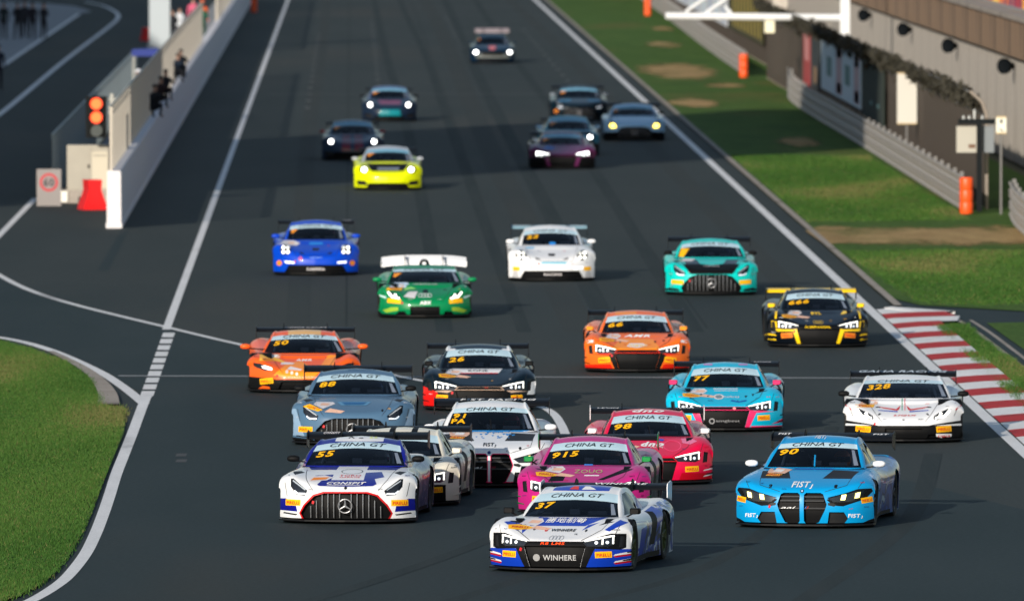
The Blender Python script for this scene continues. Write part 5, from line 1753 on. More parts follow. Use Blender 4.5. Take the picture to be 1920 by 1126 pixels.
# ---- crimson pink car
rp = paint(226, 22, 84)
c = mkcar(R8, 'r8', 'racing_car', 'crimson pink racing car number 98 with white mirrors', 1218, 910, .8, rp)
c.paint([(.46, .085), (1.1, .085), (1.1, .2), (.5, .2)], paint(195, 18, 45), mirror=True, cab=0)
c.paint([(-.45, .375), (.45, .375), (.42, .44), (-.42, .44)], paint(215, 30, 50), cab=0)
for sg in (1, -1):
    c.poly([(sg * .52, .66), (sg * .64, .64), (sg * .75, .69), (sg * .66, .735), (sg * .50, .73)], decalmat(225, 120, 160))
for z in (.14, .23): c.paint([(.84, z), (1.1, z + .05), (1.1, z + .075), (.86, z + .02)], WHITE, mirror=True, cab=0)
common(c, '98'); c.text('dno', .05, .64, .075, WHT, .36, .35, .05); c.poly([(.05, .70), (.22, .69), (.24, .72), (.08, .735)], decalmat(40, 80, 190)); c.text('racing', .12, .592, .02, WHT, .2)
vs, fs = ring2d(.36, .60, .14, .012, 24)
b = conform(c.M.bvh, [(x, .62 + (z - .60) * .6) for x, z in vs], fs, 'f', .004)
if b: bm_obj('printed_ring', b, [decalmat(245, 90, 140)], c.root)
c.text('dno', .0, 1.16, .05, WHT, .5, .35, .04); pirelli(c, .66, .262, .21, .085, .06)
c.build(mirror_col=WHITE, driver=drv(HELK, SUITR, 'driver in a black helmet in crimson car number 98'), wiper=BLACK, plate=PALE)
wingtext(c, 'LEVIN', -.62, .35, .04, WHT); wingtext(c, 'LEVIN', .6, .3, .05, WHT)

# ---- sky blue car
sb = paint(8, 164, 222)
c = mkcar(BMW, 'bmw', 'racing_car', 'sky blue racing car number 90 with white mirrors near the right edge line', 1503, 991, 8.2, sb)
c.paint([(.36, .43), (.46, .345), (.60, .335), (.90, .44), (1.0, .56), (.98, .60), (.80, .59)], BLACK, mirror=True, cab=0)
c.paint([(.80, .085), (1.1, .11), (1.1, .22), (.95, .14)], BLACK, mirror=True, cab=0)
c.paint([(-.9, .09), (2.2, .09), (2.2, .98), (-.2, .80)], art('side_print_navy', [rgb(16, 44, 120), rgb(22, 90, 180), rgb(14, 36, 96), rgb(190, 205, 220)], 1.8), 's')
c.paint([(-.25, .865), (.30, .865), (.36, .895), (-.30, .895)], paint(20, 80, 180), cab=0)
common(c, '90'); fist(c, -.02, .645, .085, WHT); fist(c, 0, 1.335, .045, WHT)
for sg in (-1, 1): fist(c, sg * .76, .20, .055, WHT)
c.poly(disc(0, .553, .028), BLK, 'emblem'); c.poly(disc(0, .553, .016), decalmat(150, 190, 230), 'emblem', off=.007)
for sg in (-1, 1): c.poly([(sg * .48 - .025, .64), (sg * .48 - .02, .60), (sg * .48 + .02, .60), (sg * .48 + .025, .64), (sg * .48, .65)], BLK)
pirelli(c, .92, .43, .15, .08, .2); tp(c, 'aai', -.20, .315, .032, WHT, .02, w_=.22, shear=.3); tp(c, '/', .055, .315, .035, decalmat(60, 110, 220), .02, w_=.03); tp(c, '/', .085, .315, .035, RED, .02, w_=.03)
c.build(lamp=LAMPY, mirror_col=WHITE, driver=drv(HELO, SUITW, 'driver with bright face opening in sky blue car number 90'), wiper=sb)
wingtext(c, 'FIST', -.72, .2, .09, WHT); wingtext(c, 'FIST', .72, .24, .06, WHT)

# ---- white wedge with red and blue chevrons
c = mkcar(HUR, 'hur', 'racing_car', 'white wedge-shaped racing car number 328 beside the red and white kerb', 1694, 831, 2.4, WHITE)
c.paint([(-1.2, .05), (1.2, .05), (1.2, .42), (.80, .385), (.50, .315), (.25, .28), (0, .268), (-.25, .28), (-.50, .315), (-.80, .385), (-1.2, .42)][0:2] + [(1.2, .30), (-1.2, .30)], BLACK, cab=0)
c.paint([(.25, .28), (.50, .30), (1.2, .30), (1.2, .43), (.85, .395), (.50, .318)], BLACK, mirror=True, cab=0)
for sg in (1, -1):
    f = (lambda p: p) if sg == 1 else mir
    c.poly(f([(.05, .63), (.075, .565), (.11, .545), (.12, .57), (.09, .60)]), RED); c.poly(f([(.10, .545), (.34, .585), (.43, .62), (.33, .60), (.11, .57)]), RED)
    c.poly(f([(.10, .52), (.42, .545), (.42, .557), (.10, .538)]), decalmat(40, 80, 190)); c.poly(f([(.86, .55), (.97, .63), (.98, .67), (.87, .58)]), RED)
    c.poly(f([(.37, .495), (.41, .465), (.43, .475), (.40, .505)]), BLK)
c.poly([(-.03, .55), (-.015, .55), (-.015, .75), (-.03, .75)], decalmat(90, 160, 130)); c.poly([(.015, .55), (.03, .55), (.03, .75), (.015, .75)], decalmat(220, 120, 130))
c.text('LIQUI', .02, .463, .024, RED, .38, .3, .03); c.poly([(-.025, .40), (0, .378), (.025, .40)], BLK, 'emblem'); c.text('Racing', .02, .335, .02, decalmat(200, 170, 150), .18)
common(c, '328'); pirelli(c, .67, .245, .25, .10, .08)
for sg in (-1, 1):
    o = c.poly([(sg * .67 - .13, .085), (sg * .67 + .13, .085 + .0), (sg * .67 + .13, .165), (sg * .67 - .13, .165)], WHT); c.text('LIQUI', sg * .67, .125, .04, RED, .2, .2, .03, 0, 'sponsor_lettering', o, off=.009)
c.build(mirror_col=BLACK, driver=drv(HELK, SUIT, 'driver in a black helmet in white car number 328'))
wingtext(c, 'GAMA RACING', 0, 1.5, .13, decalmat(190, 205, 220), .3)

# ---- cyan and pink car
cy_ = paint(10, 194, 228); pk2 = paint(232, 62, 122)
c = mkcar(R8, 'r8', 'racing_car', 'cyan racing car number 77 with pink grille frame and pink mirrors', 1358, 810, 2.2, cy_)
r8_flank(c, pk2, pk2)
c.paint([(.80, .14), (1.1, .20), (1.1, .30), (.95, .22)], pk2, mirror=True, cab=0); c.paint([(.45, .085), (1.1, .085), (1.1, .12), (.45, .11)], pk2, mirror=True, cab=0)
common(c, '77'); c.poly([(-.18, .70), (.22, .70), (.22, .745), (-.20, .745)], PALE); c.poly([(.10, .53), (.24, .505), (.38, .53), (.37, .55), (.24, .525), (.12, .55)], decalmat(20, 80, 170))
c.poly(disc(-.10, .60, .09, .045), PALE); c.poly(disc(-.10, .60, .06, .03), decalmat(120, 140, 150), off=.007); c.text('ombrea', .12, .60, .035, PALE, .26)
for x, z in ((-.40, .63), (-.28, .60), (.36, .60), (.48, .63)): c.poly([(x - .025, z + .02), (x + .025, z + .025), (x, z - .02)], BLK)
tp(c, 'amgbest', .06, .19, .05, decalmat(150, 152, 156), .06, w_=.40); vs, fs = ring2d(-.21, .19, .05, .018, 16)
b = conform(c.M.bvh, vs, fs, 'f', 0, .06)
if b: bm_obj('emblem', b, [decalmat(150, 152, 156)], c.root)
c.poly(disc(.17, .405, .028, .02), decalmat(245, 150, 150)); pirelli(c, .665, .25, .21, .09, .06)
for sg in (-1, 1): c.poly([(sg * .30 - .08, 1.14), (sg * .30 + .08, 1.14), (sg * .30 + .07, 1.17), (sg * .30 - .07, 1.17)], decalmat(180, 140, 200))
c.build(mirror_col=pk2, driver=drv(HELW, SUITW, 'driver in a white helmet in cyan car number 77'))
wingtext(c, 'RACING', .62, .3, .04, PALE)

# ---- steel blue car behind the royal blue one
st = paint(92, 124, 152)
c = mkcar(AMG, 'amg', 'racing_car', 'steel blue racing car number 88 behind the royal blue and white car', 661, 836, 1.3, st)
c.paint([(.5, .05), (1.1, .05), (1.1, .16), (.7, .12)], BLACK, mirror=True, cab=0)
c.paint([(.80, .15), (1.1, .20), (1.1, .62), (.95, .62), (.88, .40)], paint(150, 178, 205), mirror=True, cab=0)
c.poly([(-.28, .735), (.30, .735), (.22, .675), (-.20, .675)], decalmat(90, 145, 185)); c.poly([(-.20, .725), (.22, .725), (.16, .685), (-.14, .685)], decalmat(30, 95, 150), off=.007)
common(c, '88'); pirelli(c, .785, .28, .235, .09, .03); c.poly(disc(.49, .59, .02), BLK)
c.text('petronext', .12, 1.27, .03, decalmat(40, 90, 130), .5)
c.build(mirror_col=BLACK, driver=drv(HELB, SUIT, 'driver in a blue helmet in steel blue car number 88'))

# ---- dark car with red corner
nv = paint(14, 34, 46); bg_ = paint(200, 176, 158)
c = mkcar(R8, 'r8', 'racing_car', 'dark navy racing car number 26 with red front corner and beige trim', 899, 771, 0.2, nv)
r8_flank(c, BLACK, bg_)
c.paint([(-1.1, .085), (-.68, .085), (-.74, .34), (-1.1, .50)], paint(222, 36, 34), cab=0); c.paint([(.84, .30), (1.1, .30), (1.1, .56), (.92, .52)], WHITE, cab=0); c.paint([(.74, .085), (1.1, .085), (1.1, .2), (.8, .2)], paint(190, 60, 80), cab=0)
c.paint([(-.48, .762), (.42, .762), (.34, .675), (-.34, .675)], WHITE, cab=0); c.poly([(-.32, .665), (.33, .665), (.33, .68), (-.33, .68)], RED)
c.allpaint(WHITE, lambda p, f: f[c.cabL] == 1 and p.z > .98 and abs(p.x) > .42); c.paint([(-.5, 1.115), (.5, 1.115), (.5, 1.18), (-.5, 1.18)], nv, cab=1)
common(c, '26'); c.text('KONE', -.02, .715, .036, BLK, .34); c.text('absolute', .0, .60, .03, decalmat(70, 90, 95), .42); pirelli(c, .655, .25, .2, .085, .05)
c.text('ФФ', .12, .415, .02, decalmat(220, 60, 50), .06)
c.build(mirror_col=BLACK, driver=drv(HELR, SUIT, 'driver in a red helmet in dark navy car number 26'))

# ---- orange car with slit lamps
orr = paint(242, 112, 44); oy = paint(248, 160, 50)
c = mkcar(FER, 'hur', 'racing_car', 'orange racing car number 50 with slit headlights, leftmost of the midfield', 569, 738, 0.3, orr)
c.paint([(-1.2, .05), (1.2, .05), (1.2, .26), (-1.2, .26)], BLACK, cab=0); c.paint([(.40, .26), (1.2, .26), (1.2, .43), (.95, .40), (.55, .275)], BLACK, mirror=True, cab=0)
c.paint([(.60, .08), (.86, .08), (.74, .15), (.62, .13)], orr, mirror=True, cab=0)
c.paint([(-.55, .34), (-.15, .27), (.15, .27), (.30, .40), (-.05, .60), (-.30, .56)], oy, cab=0); c.paint([(.30, .50), (.52, .48), (.60, .70), (.45, .72)], oy, cab=0)
common(c, '50'); c.text('AMR', .0, .61, .04, WHT, .3, .2, .04); c.poly([(-.30, .44), (-.06, .42), (-.02, .44), (-.24, .50)], PALE); c.poly([(-.42, .53), (-.20, .535), (-.16, .56), (-.40, .58)], PALE)
for i in range(3): c.poly(disc(-.30 + i * .09, .40 - .02 * i, .025, .03), PALE)
c.poly([(-.80, .60), (-.60, .62), (-.36, .56), (-.34, .58), (-.58, .70), (-.80, .72)], decalmat(252, 190, 70)); c.text('KINGS RACING', .0, .30, .03, decalmat(250, 220, 200), .55)
pirelli(c, .67, .235, .24, .10, -.1); c.paint([(-.30, 1.08), (.30, 1.08), (.3, 1.18), (-.3, 1.18)], paint(235, 190, 120), cab=1)
c.build(driver=drv(HELW, SUITR, 'driver in a white helmet in orange car number 50'))
wingtext(c, 'KINGS RACING', .05, .85, .055, PALE)

# ---- orange car in the middle
c = mkcar(R8, 'r8', 'racing_car', 'orange racing car number 66 with black grille in the middle of the track', 1195, 699, .8, paint(244, 126, 46))
r8_flank(c, BLACK, paint(225, 60, 30))
c.paint([(-.50, .44), (.45, .44), (.30, .64), (-.30, .66)], oy, cab=0); c.paint([(.45, .085), (1.1, .085), (1.1, .16), (.5, .17)], paint(225, 50, 30), mirror=True, cab=0)
common(c, '66', text=True); c.text('AMR', .0, .70, .05, WHT, .5, .3, .05); c.poly([(-.20, .50), (.0, .47), (.20, .52), (.10, .56), (-.14, .56)], PALE); c.text('tiger', .02, .515, .05, decalmat(250, 200, 80), .36)
for x, z in ((-.42, .60), (-.32, .58), (.34, .58), (.50, .60)): c.poly([(x - .025, z + .02), (x + .025, z + .025), (x, z - .02)], BLK)
for sg in (-1, 1): c.poly([(sg * .82, .58), (sg * .94, .57), (sg * .94, .62), (sg * .82, .625)], PALE)
c.canard = BLACK; pirelli(c, .62, .25, .22, .095, -.1)
c.paint([(-.4, 1.12), (.0, 1.12), (.0, 1.17), (-.4, 1.17)], oy, cab=1)
c.build(mirror_col=oy, driver=drv(HELO, SUIT, 'driver in an orange helmet in orange car number 66'))

# ---- black and yellow car
yl = paint(250, 214, 36); bk = paint(12, 22, 32)
c = mkcar(R8, 'r8', 'racing_car', 'black and yellow racing car number 666 with yellow rear wing', 1535, 652, 0.0, bk)
c.paint([(.352, .085), (.432, .378), (.52, .365), (.42, .085)], yl, mirror=True, cab=0); c.paint([(.45, .36), (.88, .385), (.80, .33), (.47, .33)], yl, mirror=True, cab=0); c.paint([(.80, .40), (.91, .41), (.92, .54), (.82, .53)], yl, mirror=True, cab=0)
for sg in (-1, 1):
    c.poly([(sg * .82, .58), (sg * .85, .58), (sg * .84, .72), (sg * .78, .74), (sg * .80, .70)], yl)
    c.poly([(sg * .46, .66), (sg * .60, .69), (sg * .70, .74), (sg * .52, .735)], yl) if sg > 0 else None
for z in (.15, .24): c.paint([(.82, z), (1.1, z + .04), (1.1, z + .08), (.84, z + .03)], yl, mirror=True, cab=0)
common(c, '666'); c.text('BYL', -.02, .685, .05, yl, .2, 0, .05); rings(c, .505, .03, yl); c.text('D.BERGOSAL', -.01, .41, .035, yl, .5, 0, .02); pirelli(c, .62, .25, .22, .095, -.06, m=ORNG)
c.build(mirror_col=yl, wing_col=yl, driver=drv(HELK, SUIT, 'driver in a black helmet in the black and yellow car'))

# ---- turquoise car
tq = paint(0, 208, 202)
c = mkcar(AMG, 'amg', 'racing_car', 'turquoise racing car with black bonnet and wide barred grille', 1334, 554, .9, tq)
c.paint([(-.46, .47), (.46, .47), (.62, .70), (-.62, .70)], BLACK, cab=0); c.paint([(-.55, .70), (.55, .70), (.62, .80), (-.62, .80)], bk, cab=0); c.poly([(-.34, .83), (.38, .83), (.26, .70), (0, .67), (-.24, .70)], tq)
c.paint([(.66, .13), (1.1, .18), (1.1, .13), (.72, .10)], BLACK, mirror=True, cab=0)
common(c, None, sticker=False); c.poly([(-.70, .88), (-.60, .86), (-.46, 1.06), (-.64, 1.06)], YEL, 'race_number'); c.poly([(-.66, .76), (-.42, .76), (-.34, .82), (-.58, .83)], PALE, 'series_sticker')
pirelli(c, .74, .30, .26, .09, .08, text=False); c.text('AMG', .0, .65, .025, PALE, .35)
c.build(mirror_col=BLACK, driver=drv(HELB, SUIT, 'driver in a blue helmet in the turquoise car'))

# ---- white rounded car with four-point lamps
c = mkcar(POR, 'por', 'racing_car', 'white rounded racing car with four-point headlights', 1035, 528, 0.0, WHITE)
c.paint([(.74, .085), (.90, .085), (.86, .27), (.78, .27)], paint(200, 202, 206), mirror=True, cab=0); c.paint([(-.62, .25), (.62, .25), (.74, .05), (-.74, .05)], BLACK, cab=0)
common(c, '22', sticker=False); c.poly([(-.60, .76), (-.40, .755), (-.38, .80), (-.55, .80)], decalmat(130, 190, 230), 'series_sticker'); c.poly([(-.26, .40), (.32, .40), (.34, .45), (-.22, .45)], decalmat(120, 185, 210)); c.poly(disc(-.30, .395, .028), decalmat(150, 40, 50))
tp(c, 'RACING', .02, .165, .05, PALE, .04, w_=.40, bold=.03); pirelli(c, .80, .30, .16, .085, .1, text=False); c.poly(disc(.03, .88, .08, .035), decalmat(40, 140, 230))
c.build(driver=drv(HELW, SUIT, 'driver in a white helmet in the white rounded car'), wing_col=mat('wing_pale_blue', rgb(130, 165, 180), .4))
wingtext(c, 'MICHELIN', -.62, .4, .05, WHT); wingtext(c, 'RACING', .62, .35, .05, WHT)

# ---- bright blue rounded car
pb = paint(0, 84, 206)
c = mkcar(POR, 'por', 'racing_car', 'bright blue rounded racing car with four-point headlights near the left edge line', 592, 517, 0.0, pb)
c.paint([(-.62, .25), (.62, .25), (.74, .05), (-.74, .05)], BLACK, cab=0)
common(c, None, small=.12); c.poly([(-.16, .72), (.17, .72), (.15, .78), (-.14, .78)], decalmat(40, 130, 220)); c.text('PORTRAIT', .01, .415, .022, decalmat(170, 210, 245), .28); c.poly(disc(-.35, .395, .045), decalmat(200, 80, 100))
for sg in (-1, 1): c.poly(disc(sg * .835, .30, .06), ORNG)
tp(c, 'CARRERA', .0, .155, .06, PALE, .04, w_=.42, bold=.03)
c.build(driver=drv(HELR, SUIT, 'driver in a red helmet in the bright blue rounded car'), wing_col=CARBON)
wingtext(c, 'CUP', .72, .18, .04, PALE)

# ---- green wedge with white wing
gn = paint(0, 142, 92)
c = mkcar(HST, 'hur', 'racing_car', 'green wedge-shaped racing car with broad white rear wing', 797, 597, 0.0, gn)
c.paint([(-1.2, .04), (1.2, .04), (1.2, .075), (-1.2, .075)], BLACK, cab=0); c.paint([(.86, .075), (1.2, .075), (1.2, .20), (.95, .16)], BLACK, mirror=True, cab=0)
common(c, None, small=.14); c.poly([(-.75, .66), (-.42, .65), (-.33, .73), (-.36, .765), (-.64, .765)], decalmat(190, 215, 240), 'series_sticker'); c.poly([(-.81, .60), (-.49, .59), (-.47, .64), (-.77, .65)], YEL, 'tyre_sponsor_sticker')
c.poly([(-.45, .46), (-.22, .42), (-.15, .57), (-.34, .565)], PALE); c.poly([(-.45, .58), (-.30, .62), (-.17, .62), (-.28, .67), (-.42, .65)], decalmat(140, 210, 120)); c.poly(disc(.01, .575, .06, .04), BLK)
rings(c, .485, .045, WHT); c.text('ABX', .01, .33, .07, WHT, .24, .1, .05); c.text('LAMBORGHINI', .01, .725, .03, PALE, .5); pirelli(c, .645, .37, .28, .09, .1, text=False)
for sg in (-1, 1):
    c.poly([(sg * .82, .42), (sg * .96, .48), (sg * .95, .51), (sg * .80, .46)], decalmat(190, 225, 225)); c.poly([(sg * .56, .17), (sg * .80, .13), (sg * .88, .18), (sg * .70, .24), (sg * .56, .24)], decalmat(150, 190, 60))
c.build(wing_col=WHITE, plate=WHITE, driver=drv(HELR, SUIT, 'driver in a red helmet in the green wedge-shaped car'))
sc = MB(); sc.lathe([(-.10, .10), (.1, .11), (.5, .04)], 'y', 14, (0, .55, 1.04)); sc.build('roof_scoop', BLACK, c.root, 40)

# ---- far group
lb = paint(170, 210, 238)
STRIP_SHADED = mat('sun_strip_far', rgb(120, 178, 206), .4)  # sun strip film with bluish shade put into its colour
def far(d, kind, label, px, py, body, **k):
    c = mkcar(d, kind, 'racing_car', label, px, py, k.get('yw', 0), body)
    for pl, m in k.get('paints', ()): c.paint(pl, m, cab=0)
    for pl, m in k.get('cabp', ()): c.paint(pl, m, cab=1)
    if k.get('roof'): c.allpaint(k['roof'], lambda p, f: f[c.cabL] == 1)
    common(c, None, text=False, small=k.get('num', .18), sticker=False)
    for pl, m in k.get('polys', ()): c.poly(pl, m)
    c.build(lamp=k.get('lamp'), mirror_col=k.get('mir'), wing_col=k.get('wing'), low=True, driver=k.get('driver'), strip_col=k.get('strip', STRIP_SHADED))
    return c
HOT = mat('led_far', (1, 1, 1, 1), .3, emit=(1, .98, .92, 1), estr=9)
HOTY = mat('led_far_yellow', (1, .9, .3, 1), .3, emit=(1, .72, .10, 1), estr=6)
ny = paint(228, 240, 0)
far(CAY, 'por', 'fluorescent yellow racing car with silver roof and round lamps', 727, 357, ny, roof=paint(190, 196, 205), mir=paint(190, 196, 205), lamp=HOT,
    paints=[([(-.46, .55), (.46, .55), (.60, .78), (-.60, .78)], BLACK), ([(-.60, .06), (.60, .06), (.55, .21), (-.55, .21)], BLACK), ([(-.95, .06), (.95, .06), (.95, .10), (-.95, .10)], BLACK)],
    polys=[([(-.28, .58), (.30, .58), (.34, .66), (-.30, .66)], decalmat(130, 140, 150))], cabp=[([(-.30, 1.22), (.30, 1.22), (.28, 1.31), (-.28, 1.31)], ny)])
dk = paint(40, 66, 92)
far(CAY, 'por', 'dark blue racing car with red bonnet stripes and red mirrors, far left', 661, 301, dk, mir=paint(150, 40, 50), lamp=HOT, roof=paint(60, 110, 140),
    paints=[([(-.34, .30), (-.06, .30), (-.06, .82), (-.30, .82)], paint(120, 46, 66)), ([(.06, .30), (.34, .30), (.30, .82), (.06, .82)], paint(120, 46, 66)), ([(-.8, .06), (.8, .06), (.8, .26), (-.8, .26)], BLACK)])
far(CAY, 'por', 'dark racing car with turquoise bumper, behind the red-striped one', 730, 228, paint(34, 52, 74), mir=BLACK, lamp=HOT, roof=paint(90, 110, 150),
    paints=[([(-.40, .14), (.42, .14), (.36, .42), (-.30, .42)], paint(0, 140, 150)), ([(-.30, .62), (.40, .62), (.40, .76), (-.40, .76)], paint(140, 80, 110))])
far(R8, 'r8', 'purple racing car with full headlights, far right lane', 1055, 317, paint(112, 54, 100), mir=BLACK, lamp=HOT,
    paints=[([(.46, .085), (1.1, .085), (1.1, .36), (.55, .36)], BLACK), ([(-.46, .085), (-1.1, .085), (-1.1, .36), (-.55, .36)], BLACK)],
    polys=[([(-.60, .62), (-.30, .60), (-.20, .66), (-.45, .72)], decalmat(40, 110, 190))])
far(CAY, 'por', 'pale blue racing car hidden behind the purple one', 1067, 292, paint(60, 140, 165), mir=lb, lamp=HOT, roof=paint(80, 165, 185), paints=[([(-.95, .06), (.95, .06), (.95, .40), (-.95, .40)], bk)])
far(AMG, 'amg', 'black racing car with pale sun strip, beside the silver blue one', 1087, 226, paint(14, 40, 52), mir=paint(150, 160, 170), wing=CARBON, polys=[([(-.75, .66), (-.3, .70), (-.3, .76), (-.7, .74)], decalmat(60, 130, 170)), ([(.75, .66), (.3, .70), (.3, .76), (.7, .74)], decalmat(60, 130, 170)), (disc(-.82, .33, .07), ORNG)])
far(AMG, 'amg', 'silver blue racing car with yellow headlights at the right edge line', 1190, 264, lb, mir=BLACK, lamp=HOTY, num=.10, wing=CARBON, paints=[([(-1.1, .06), (1.1, .06), (1.1, .30), (-1.1, .30)], BLACK)],
    polys=[(disc(.72, .50, .09, .07), HOTY), (disc(-.72, .50, .09, .07), HOTY)])  # glowing yellow discs laid over the headlights, not sponsor decals
far(MUS, 'bmw', 'dark blue racing car with high pale rear wing, last and farthest', 924, 119, paint(12, 48, 72), lamp=HOT, num=.02, strip=paint(24, 60, 82), wing=paint(165, 156, 160),
    paints=[([(-.75, .24), (.80, .24), (.62, .40), (-.70, .40)], paint(120, 126, 124))], polys=[([(-.14, .60), (.10, .60), (.14, .78), (-.18, .78)], decalmat(215, 120, 125))])
# ------------------------------------------------------------------ pit wall island, left side
PW = ground_mat('pit_wall_paint', (.70, .69, .72, 1), (.82, .81, .83, 1), .5, (1, 1, .4), .8, (.46, .44, .47, 1), .4, (.56, .72), .1, (8, .1), .2)
pw = empty('pit_wall', (-6.07, 328, 0)); tag(pw, 'long white concrete pit wall on the left of the straight', 'wall')
me = None
for i in range(110):
    if me is None:
        b = MB(); n = 7; pr = [(-.21, 0), (.20, 0), (.20, .12), (.18, .14), (.17, 1.44), (.14, 1.47), (-.15, 1.47), (-.18, 1.44), (-.19, .14), (-.21, .12)]
        b.prism(pr, lambda u, v, k: (u, .012 if k == 0 else 3.988, v)); me = b.mesh('wall_block'); me.materials.append(PW)
    o = obj('wall_block', me, pw); o.location = (0, 4.0 * i, 0)
FPOST = mat('fence_frame_pale', rgb(205, 198, 185), .5)
debris_fence(-6.19, 328.15, 526.2, 'screen fence standing on top of the pit wall', NETL, ((0, .02), (0, 1.50), (0, 1.62)), 1.47, 3.3, 'screen_fence', FPOST)
debris_fence(-6.19, 585, 760, 'screen fence on the far stretch of the pit wall', NETL, ((0, .02), (0, 1.50), (0, 1.62)), 1.47, 3.5, 'screen_fence_far', FPOST)
debris_fence(-8.25, 353, 490, 'low screen fence on the pit lane side of the island', mesh_fence_mat('pit_net_teal', (.10, .15, .17, 1), .4, .75), ((0, .05), (0, 1.70), (0, 1.80)), 0, 3.2, 'island_fence', mat('fence_frame_grey', rgb(150, 165, 170), .5))
# island walkway

b = MB(); b.box(-7.85, -6.32, 360, 760, 0, .30); o = b.build('pit_walkway', CONCG); struct(o)

# traffic light
g = empty('traffic_light', (-6.62, 349.5, 0)); tag(g, 'traffic light with two glowing orange-red lamps at the pit exit', 'traffic light')
LG = mat('signal_grey', (.006, .008, .009, 1), .7, spec=.15)
b = MB(); b.box(-.62, -.05, -.15, .15, 1.80, 2.93); hs = b.build('housing', LG, g)
sig = mat('signal_orange', (.06, .01, .004, 1), .4, emit=(1, .05, .01, 1), estr=2.0); sigc = mat('signal_core', (.06, .02, .004, 1), .4, emit=(1, .16, .025, 1), estr=2.0)
for z, on in ((2.73, 1), (2.36, 1), (2.00, 0)):
    q = MB(); q.lathe([(-.165, .0005), (-.165, .17)], 'y', 20, (-.33, 0, z)); lp = q.build('lamp', sig if on else mat('signal_off', rgb(70, 78, 78), .3), hs)
    if on: q = MB(); q.lathe([(-.17, .0005), (-.17, .135)], 'y', 20, (-.33, 0, z)); q.build('lamp', sigc, hs)
    q = MB(); q.lathe([(-.15, .185), (-.24, .185)], 'y', 20, (-.33, 0, z)); q.build('hood', LG, hs)
b = MB(); b.bar((.10, 0, 0), (.10, 0, 3.0), .06, 10); b.build('pole', mat('pole_grey', rgb(176, 178, 172), .5), g)
b = MB(); b.bar((-.10, 0, 2.85), (.26, 0, 2.85), .035, 8); b.bar((.26, 0, 2.80), (.26, 0, 2.90), .05, 8); b.build('bracket', mat('pole_grey', (0, 0, 0, 1)), g)
# control cabinet on its plinth
CAB = mat('cabinet_beige', rgb(166, 162, 150), .6, noise=(2, .12))
g = empty('control_cabinet', (-7.15, 350.5, 0)); tag(g, 'beige control cabinet on a low concrete plinth at the pit wall end', 'cabinet')
b = MB(); b.box(-1.0, .62, -.5, .8, 0, .35); b.build('plinth', CONC, g)
b = MB(); b.box(-.62, .52, -.3, .4, .35, 1.58); o = b.build('cabinet_body', CAB, g)
b = MB(); b.box(-.60, .03, -.312, -.302, .40, 1.53); b.build('door', CAB, o); b = MB(); b.box(.06, .50, -.318, -.302, .40, 1.40); b.build('door', mat('cabinet_light', rgb(196, 190, 172), .6), o)
b = MB(); b.box(-.05, .0, -.33, -.312, .95, 1.05); b.build('handle', BLACK, o)
b = MB(); b.box(.10, .45, -.34, -.318, 1.28, 1.33); b.build('hood_lip', CAB, o)
b = MB(); b.box(-.95, -.60, -.56, -.505, .03, .33); b.build('white_plate', mat('plate_white', rgb(238, 236, 226), .5), g)
# red plastic barrier
b = MB(); pr = [(-.33, 0), (.33, 0), (.31, .12), (.17, .52), (.19, .80), (-.19, .80), (-.17, .52), (-.31, .12)]
REDP = mat('plastic_red', rgb(226, 22, 26), .35)
def red_barrier(x, y, label, rz=0.0, s=1.0):
    b = MB(); b.prism(pr, lambda u, v, k: (u, -.25 if k == 0 else .45, v)); b.box(-.12, .12, -.275, -.252, .10, .45)
    o = b.build('plastic_barrier', REDP, None, 30); o.location = (x, y, 0); o.rotation_euler = (0, 0, rz); o.scale = (s, s, s); tag(o, label, 'barrier', 'red plastic barriers')
red_barrier(-6.93, 344.2, 'red water-filled barrier in front of the control cabinet', .25)
red_barrier(-8.25, 612, 'red barrier beside the pale column in the pit lane'); red_barrier(-9.8, 619, 'small red barrier left of the pale column', .5, .8)
# speed limit board
g = empty('speed_limit_board', (-8.2, 347.5, 0)); tag(g, 'grey board with red ringed 60 speed limit sign at pit exit', 'sign')
b = MB(); b.box(-.33, .33, -.03, .03, 0, 1.0); bd = b.build('board', mat('board_grey', rgb(142, 138, 137), .7, noise=(3, .1)), g)
b = MB(); b.lathe([(-.036, .0005), (-.036, .25)], 'y', 24, (0, 0, .64)); b.build('ring', mat('ring_red', rgb(190, 50, 60), .6), bd)
b = MB(); b.lathe([(-.040, .0005), (-.040, .185)], 'y', 24, (0, 0, .64)); b.build('face', mat('face_white', rgb(142, 132, 132), .6), bd)
vs, fs, wd = text2d('60', 0, .03); m_ = bpy.data.meshes.new('numerals'); m_.from_pydata([(a * .22, -.044, .64 + q * .22) for a, q in vs], [], fs); obj('numerals', m_, bd, [mat('numeral_dark', rgb(62, 62, 66), .6)])
b = MB(); b.box(-.28, .28, .03, .45, 0, .05); b.build('foot', STEELD, g)
